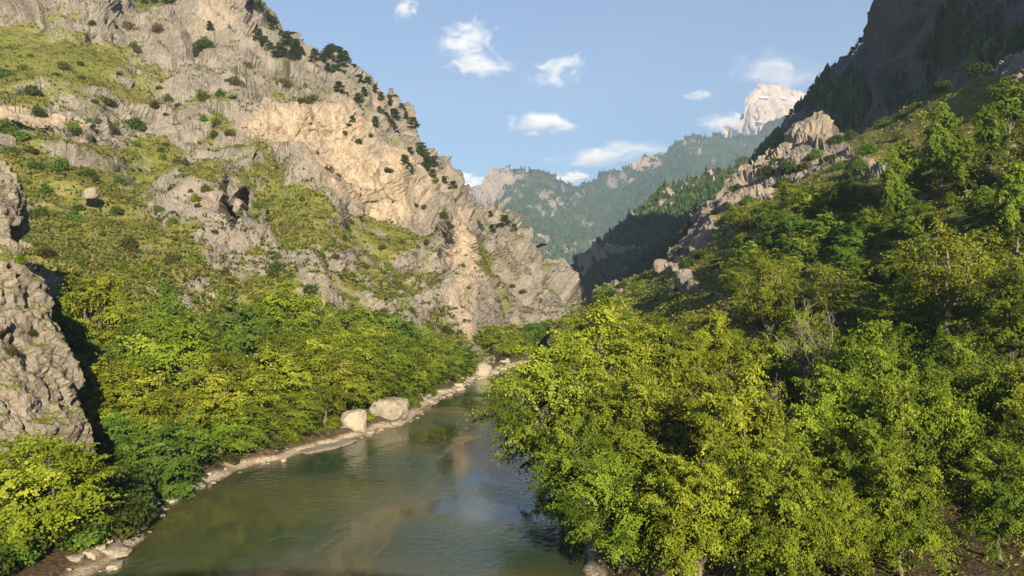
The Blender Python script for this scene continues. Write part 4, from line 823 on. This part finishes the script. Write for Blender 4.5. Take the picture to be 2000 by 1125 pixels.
for n, (x, y, r, k) in enumerate([(-30.5, 63, 2.2, 'd'), (-31.5, 66, 2.6, 'd'), (-33.5, 69, 3.0, 'd'), (-34.5, 73, 2.8, 'd'), (-35, 77, 2.6, 'd'), (-31.5, 59, 2.2, 'g'), (-36, 65, 3.2, 'd'), (-34, 55, 2.2, 'g'), (-37, 59, 2.6, 'd'), (-33.5, 51, 2.0, 'd'), (-39, 54, 2.8, 'd')]):
    o = link('shore_bush', SHRUB[k][n % len(SHRUB[k])], None, (x, y, float(ground_z(x, y)[0]) - 0.3)); o.scale = (r, r, r * 0.9); tag(o, 'dark bush at the shaded shore below the near crag, %s along the water' % ordn(n), 'bush', 'shaded shore bushes')
rng = np.random.default_rng(29); n = 9000; y = rng.uniform(42, 80, n); x = rng.uniform(18, 52, n); k = fbm(np.stack([x, y, 0 * x], 1) / 3.0, 3, 95) + rng.normal(size=n) * 0.2
for nm, sel, mt, sz, lab in (('leaf_litter', k < 0.12, 'leaf_rust', 0.22, 'fallen leaves and dry litter on the clearing floor'), ('clearing_grass', k > 0.2, 'tuft', 0.32, 'sparse grass tufts on the clearing floor')):
    c = np.stack([x[sel], y[sel], ground_z(x[sel], y[sel]) + (0.03 if nm == 'leaf_litter' else 0.12)], 1); m = len(c); nn = unit(rng.normal(size=(m, 3)) * 0.5 + np.array([0, 0, 1.0 if nm == 'leaf_litter' else 0.2]))
    v, f = leaf_faces(c, nn, sz * rng.uniform(0.5, 1.4, m), rng); o = link(nm, make_mesh(nm, v, f, M[mt], {'tint': rng.random(m).repeat(4)}, False)); tag(o, lab, 'ground cover', kind='stuff')
# undergrowth bushes along the banks
rng = np.random.default_rng(17); nb_ = 0
for k, y in enumerate(np.sort(rng.uniform(66, 205, 58))):
    xl = float(shore(y)[0]); x = xl - rng.uniform(1.0, 5.5); r = rng.uniform(0.8, 2.0)
    o = link('undergrowth_bush', RNG.choice(SHRUB[RNG.choice('gdoll')]), None, (x, y, float(ground_z(x, y)[0]) - 0.2)); o.scale = (r, r, r * 0.8); o.rotation_euler = (0, 0, RNG.uniform(0, 6.28))
    tag(o, 'low leafy bush under the left-bank trees, %s going upstream' % ordn(k), 'bush', 'undergrowth along the left bank')
for k, y in enumerate(np.sort(rng.uniform(44, 120, 70))):
    x = float(shore(y)[1]) + rng.uniform(1, 46); r = rng.uniform(0.9, 2.2)
    if x > 0.47 * y and 44 < y < 72: r *= 0.35
    if abs(y - 67) < 5 and x > 24: continue
    o = link('undergrowth_bush', RNG.choice(SHRUB[RNG.choice('gdo')]), None, (x, y, float(ground_z(x, y)[0]) - 0.2)); o.scale = (r, r, r * 0.8)
    tag(o, 'low leafy bush under the right-bank trees, %s going upstream' % ordn(k), 'bush', 'undergrowth along the right bank')

# --- bare twiggy tree between the right-bank crowns
def bare_tree(px, d, top, rpx, label, seed):
    rng = np.random.default_rng(seed); A = Acc(); x = (px - CX) / F * d; z0 = base_z(x, d); H = CAM_Z + (CY - top) / F * d - z0; R = rpx * d / F
    root = link('bare_tree', None, None, (x, d, z0)); fork = np.array([0, 0, H * 0.35]); B = Acc(); B.add(*tube(curve(np.array([0, 0, -0.5]), fork, rng), np.linspace(0.014 * H, 0.009 * H, 7), 6))
    for k in range(9):
        a = rng.uniform(0, 6.28); e = np.array([math.cos(a) * R * rng.uniform(0.5, 1), math.sin(a) * R * rng.uniform(0.5, 1), H * rng.uniform(0.55, 1.0)]); lp = curve(fork, e, rng, 8, 0.15, 0.1)
        A.add(*tube(lp, np.linspace(0.006 * H, 0.002 * H, 8), 5))
        for j in range(12):
            s = lp[rng.integers(2, 8)]; e2 = s + unit(rng.normal(size=3) + np.array([0, 0, 0.5]) + unit(e - fork)) * R * rng.uniform(0.2, 0.5); tp = curve(s, e2, rng, 5, 0.12, 0.05); A.add(*tube(tp, np.linspace(0.0024 * H, 0.0009 * H, 5), 4))
            for q in range(5):
                s2 = tp[rng.integers(1, 5)]; e3 = s2 + unit(rng.normal(size=3) + np.array([0, 0, 0.3])) * R * rng.uniform(0.1, 0.25); A.add(*tube(curve(s2, e3, rng, 3, 0.1, 0), np.linspace(0.0012 * H, 0.0006 * H, 3), 3))
    link('trunk', B.mesh('bare_trunk', M['bark_pale'], True), root); link('branches', A.mesh('bare_branches', M['bark_pale'], True), root); tag(root, label, 'tree', 'riverside trees on the right bank')
bare_tree(1590, 84, 590, 80, 'leafless pale-twigged tree among the right-bank crowns', 5)
bare_tree(1480, 68, 690, 60, 'small leafless tree behind the brightest golden plane', 6)

# --- boulders and stones
def rock_mesh(seed, ext, cuts=14, amp=0.05, tan=0.4, res=19, soft=0.0):
    """convex block trimmed by planes, then roughened; ext = half sizes"""
    rng = np.random.default_rng(seed); u = np.linspace(-1, 1, res); vs, fs, n = [], [], 0
    for ax in range(3):
        for sg in (-1, 1):
            a, b = np.meshgrid(u, u); c = np.full_like(a, sg); v = np.stack([c, a, b], -1).reshape(-1, 3)[:, [(0 - ax) % 3, (1 - ax) % 3, (2 - ax) % 3]]
            ix = np.arange(res * res).reshape(res, res) + n; fs.append(np.stack([ix[:-1, :-1], ix[:-1, 1:], ix[1:, 1:], ix[1:, :-1]], -1).reshape(-1, 4)); vs.append(v); n += res * res
    d = unit(np.concatenate(vs)); f = np.concatenate(fs); pl = unit(rng.normal(size=(cuts, 3))); off = rng.uniform(0.78, 1.05, cuts)
    ax_ = np.concatenate([np.eye(3), -np.eye(3)]); axo = rng.uniform(0.8, 0.95, 6); pl = np.concatenate([pl, ax_]); off = np.concatenate([off, axo])
    dn = d @ pl.T; r = np.where(dn > 0.05, off[None] / np.maximum(dn, 0.05), 9); rr = -np.log(np.exp(-14 * r).sum(1)) / 14
    v = d * rr[:, None]; q = v * 2.2 + seed; v = v + d * (amp * 1.6 * fbm(q, 4, seed) + amp * facet(q * 1.6, seed))[:, None]
    v = v * np.asarray(ext); return make_mesh('rock', v, f, M['boulder'], {'grass': np.zeros(len(v)), 'tan': np.full(len(v), tan) * (0.5 + 0.5 * perlin(q, seed))}, True)
def boulder(seed, px, foot, d, w, h, label, tan=0.4, rz=0.0, ext=None, sink=0.12, z0=None, dep=0.8, mat=None):
    k = d / F; W = w * k * 0.5; Hh = h * k * 0.5; p = P(px, foot, d)
    o = link('boulder', rock_mesh(seed, (W * 1.08, W * dep, Hh * (1 + sink)), tan=tan), None, (p[0], p[1] + W * dep * 0.7, (p[2] if z0 is None else z0) + Hh * (1 - sink))); o.rotation_euler = (0, 0, rz); tag(o, label, 'boulder')
    if mat: o.data.materials[0] = M[mat]
    return o
wd = lambda py: 20.0 * F / (py - CY)
boulder(3, 688, 851, wd(851), 56, 54, 'pale square boulder standing in the water at the left shore', 1.0, 0.2, sink=0.1)
boulder(8, 755, 829, wd(829), 86, 52, 'large rounded grey boulder in the water beside the square one', 0.35, -0.3)
boulder(12, 722, 832, wd(829) + 3, 20, 20, 'small stone wedged between the two big shore boulders', 0.3)
boulder(15, 860, 770, wd(770), 32, 9, 'flat slab in the water, farther of two near the left shore', 0.6)
boulder(18, 845, 779, wd(779), 22, 8, 'small flat slab in the water, nearer of two near the left shore', 0.5)
boulder(21, 553, 903, wd(903), 11, 8, 'small white stone alone in the water off the gravel shore', 0.9)
boulder(24, 940, 738, wd(738), 44, 32, 'pointed rock at the waterline below the rock spur', 0.5)
boulder(27, 205, 1092, wd(1092), 74, 20, 'long flat pale rock jutting into the water at the lower left', 0.7)
boulder(30, 168, 1104, wd(1104), 44, 30, 'rounded rock behind the long flat pale rock', 0.5)
boulder(33, 128, 1118, wd(1118), 50, 30, 'rounded shaded rock at the lower left shore', 0.4)
boulder(36, 262, 1035, wd(1035), 44, 44, 'dark rock at the waterline below the shaded trees', 0.1)
boulder(39, 172, 388, 158, 32, 22, 'grey boulder lying on the left grassy slope', 0.2, z0=left_mountain.at(172, 388)[2] - 0.3)
p = right_hillside.at(1290, 532); boulder(42, 1290, 530, p[1] - 2, 34, 34, 'isolated pale boulder on the skyline of the hillside nose', 0.3, 0.6, z0=p[2] - 0.8, mat='rock_hill')
p = right_hillside.at(1340, 545); boulder(45, 1342, 548, p[1] - 1.5, 30, 34, 'rough boulder below the skyline boulder on the hillside nose', 0.2, 0.9, z0=p[2] - 1.2, mat='rock_hill')

def fin(px, top, foot, w, label, seed, lean=0.0, d=None, dep=1.4, rz=0.5, mat='rock_near'):
    d = d or left_mountain.at(px, foot)[1] - 1.0; k = d / F; H = (foot - top) * k; c = P(px, (top + foot) / 2, d)
    o = link('rock_fin', rock_mesh(seed, (w * k * 0.5, w * k * 0.5 * dep, H * 0.56), cuts=10, amp=0.12, tan=0.15, res=40), None, tuple(c)); o.rotation_euler = (0, lean, rz); o.data.materials[0] = M[mat]; tag(o, label, 'rock')
fin(1602, 218, 300, 40, 'jagged grey pinnacle crowning the right hillside outcrop', 70, 0.05, d=242, dep=1.0)
fin(1570, 240, 310, 40, 'lower jagged pinnacle beside the crowning one', 73, -0.1, d=240, dep=1.0)

STONE = [rock_mesh(100 + k, (1, 0.8, 0.6), cuts=8, amp=0.06, tan=0.5 + 0.1 * k, res=7) for k in range(6)]
rng = np.random.default_rng(23)
for k in range(280):
    y = rng.uniform(68, 214) if k < 230 else rng.uniform(44, 66); xl = float(shore(y)[0]); dd = rng.exponential(1.3) - 1.1; x = xl - dd; r = min(0.7, 0.12 + rng.exponential(0.14)) * (1.0 + (y > 140) * 0.6)
    o = link('stone', STONE[k % 6], ground, (x, y, max(float(ground_z(x, y)[0]), -0.1) + r * 0.15)); o.scale = (r, r * rng.uniform(0.7, 1.1), r * rng.uniform(0.6, 0.95)); o.rotation_euler = (0, 0, rng.uniform(0, 6.28))
# gravel tongue by the square boulder
o = link('gravel_bar', rock_mesh(140, (1, 1, 1), cuts=6, amp=0.05, tan=0.2, res=30), None, (*P(632, 872, wd(872))[:2], -0.02)); o.scale = (2.4, 5.2, 0.28); o.rotation_euler = (0, 0, -0.35); tag(o, 'flat grey gravel tongue beside the pale square boulder', 'gravel bar')

# --- thin cable over the water
A = Acc(); a = P(792, 803, 128); b = P(1080, 806, 128); A.add(*tube(np.linspace(a, b, 12) - np.array([0, 0, 0.12]) * np.sin(np.linspace(0, math.pi, 12))[:, None], np.full(12, 0.009), 6))
t = NT('cable_steel'); bs = t.n('BsdfPrincipled', Base__Color=(0.2, 0.19, 0.17), Roughness=0.6, Metallic=0.3); t.surf(bs.outputs[0])
o = link('cable', A.mesh('cable', t.m, True)); tag(o, 'thin cable stretched low across the river by the big boulder', 'cable')

# --- snow patches on the pale peak
t = NT('old_snow'); bs = t.n('BsdfPrincipled', Base__Color=(0.86, 0.88, 0.92), Roughness=0.6); t.surf(bs.outputs[0])
for k, (pts, lab) in enumerate([([(1484, 190), (1496, 192)], 'small snow patch high on the pale peak'), ([(1520, 190), (1532, 193), (1545, 197), (1554, 200)], 'long snow ledge on the right of the pale peak'), ([(1478, 239), (1483, 238)], 'tiny snow patch low on the pale peak')]):
    q = np.array([pale_peak.at(*p) for p in pts]); q[:, 1] -= 18; q = np.repeat(q, 1, 0)
    A = Acc(); A.add(*tube(np.concatenate([[q[0] - [8, 0, 0]], q, [q[-1] + [8, 0, 0]]]), np.concatenate([[1.0], np.full(len(q), 6.0), [1.0]]), 7)); o = link('snow_patch', A.mesh('snow', t.m, True)); tag(o, lab, 'snow')

# ------------------------------------------------------------------ clouds (beyond the haze)
def cloud(px, py, w, h, label, dens=1.0, seed=0, tilt=0.0, d=9000.0, wisp=0.5):
    k = d / F; c = P(px, py, d); W, Hh = w * k * 0.68, h * k * 0.66; dep = max(W * 0.6, Hh)
    t = NT('cloud_vapour'); tc = t.n('TexCoord').outputs['Object']
    ln = t.n('VectorMath', _operation='LENGTH'); t.t.links.new(tc, ln.inputs[0]); fall = t.mapr(ln.outputs['Value'], 0.15, 1.0, 1.0, 0.0)
    mp = t.n('Mapping'); t.t.links.new(tc, mp.inputs[0]); mp.inputs['Location'].default_value = (seed * 3.7, seed * 1.3, 0); mp.inputs['Scale'].default_value = (1.0, 0.8 * dep / W, 1.15 * Hh / W + 0.25)
    ns = t.noise(mp.outputs[0], 3.2, 8, 0.66, 0.7)
    dn = t.mapr(t.math('ADD', fall, t.math('MULTIPLY', t.math('SUBTRACT', ns, 0.5), 3.4)), wisp + 0.05, wisp + 0.95)
    dn = t.math('MULTIPLY', dn, t.mapr(ln.outputs['Value'], 0.8, 1.0, 1.0, 0.0))
    pv = t.n('VolumePrincipled', Color=(0.98, 0.975, 0.97), Anisotropy=-0.3); t.set(pv.inputs['Density'], t.math('MULTIPLY', dn, dens * 4.2 / (2 * dep)))
    t.t.links.new(pv.outputs[0], t.out.inputs['Volume'])
    u = np.linspace(0, math.pi, 13); vv = np.linspace(0, 2 * math.pi, 24, endpoint=False)
    v = np.array([(math.sin(a) * math.cos(b), math.sin(a) * math.sin(b), math.cos(a)) for a in u for b in vv]); f = [(i * 24 + j, (i + 1) * 24 + j, (i + 1) * 24 + (j + 1) % 24, i * 24 + (j + 1) % 24) for i in range(12) for j in range(24)]
    o = link('cloud', make_mesh('cloud', v, f, t.m, None, True), None, tuple(c)); o.scale = (W, dep, Hh); o.rotation_euler = (0, tilt, 0); tag(o, label, 'cloud', 'small clouds over the valley')
cloud(792, 18, 70, 56, 'tiny cloud touching the top edge of the view', 0.9, 1)
cloud(910, 78, 150, 110, 'puffy white cloud, highest of the large ones', 1.0, 2, -0.1)
cloud(940, 130, 170, 60, 'ragged cloud strip just below the puffy high one', 1.0, 3, 0.08)
cloud(1088, 138, 150, 80, 'feathery slanting cloud in the middle of the sky', 0.9, 4, -0.3)
cloud(1058, 242, 160, 46, 'lone flat oval cloud in mid sky', 1.3, 5, 0.0, wisp=0.35)
cloud(1195, 300, 290, 50, 'long low cloud above the far mountain', 1.1, 6, -0.05, wisp=0.4)
cloud(905, 362, 120, 64, 'cloud peeping over the left mountain ridge', 1.2, 7, 0.1, wisp=0.35)
cloud(1115, 348, 90, 34, 'small cloud sitting behind the far mountain saddle', 1.2, 8, 0.0, wisp=0.35)
cloud(1510, 142, 240, 84, 'broad soft cloud hanging over the pale peak', 0.55, 9, 0.1, wisp=0.4)
cloud(1362, 186, 84, 26, 'thin wisp of cloud left of the pale peak', 0.9, 10, -0.1)
cloud(1420, 240, 130, 46, 'flat cloud touching the left shoulder of the pale peak', 1.2, 11, -0.05, wisp=0.35)

# ------------------------------------------------------------------ the air
t = NT('valley_haze'); pv = t.n('VolumePrincipled', Color=(0.60, 0.76, 1.0), Density=1.3e-4, Anisotropy=0.1); t.t.links.new(pv.outputs[0], t.out.inputs['Volume'])
hb = [(x, y, z) for x in (-2800, 3500) for y in (-400, 6800) for z in (-8, 1650)]
o = link('haze', make_mesh('haze', hb, [(0, 1, 3, 2), (4, 6, 7, 5), (0, 4, 5, 1), (2, 3, 7, 6), (0, 2, 6, 4), (1, 5, 7, 3)], t.m)); tag(o, 'thin blue valley haze', 'haze', kind='stuff')
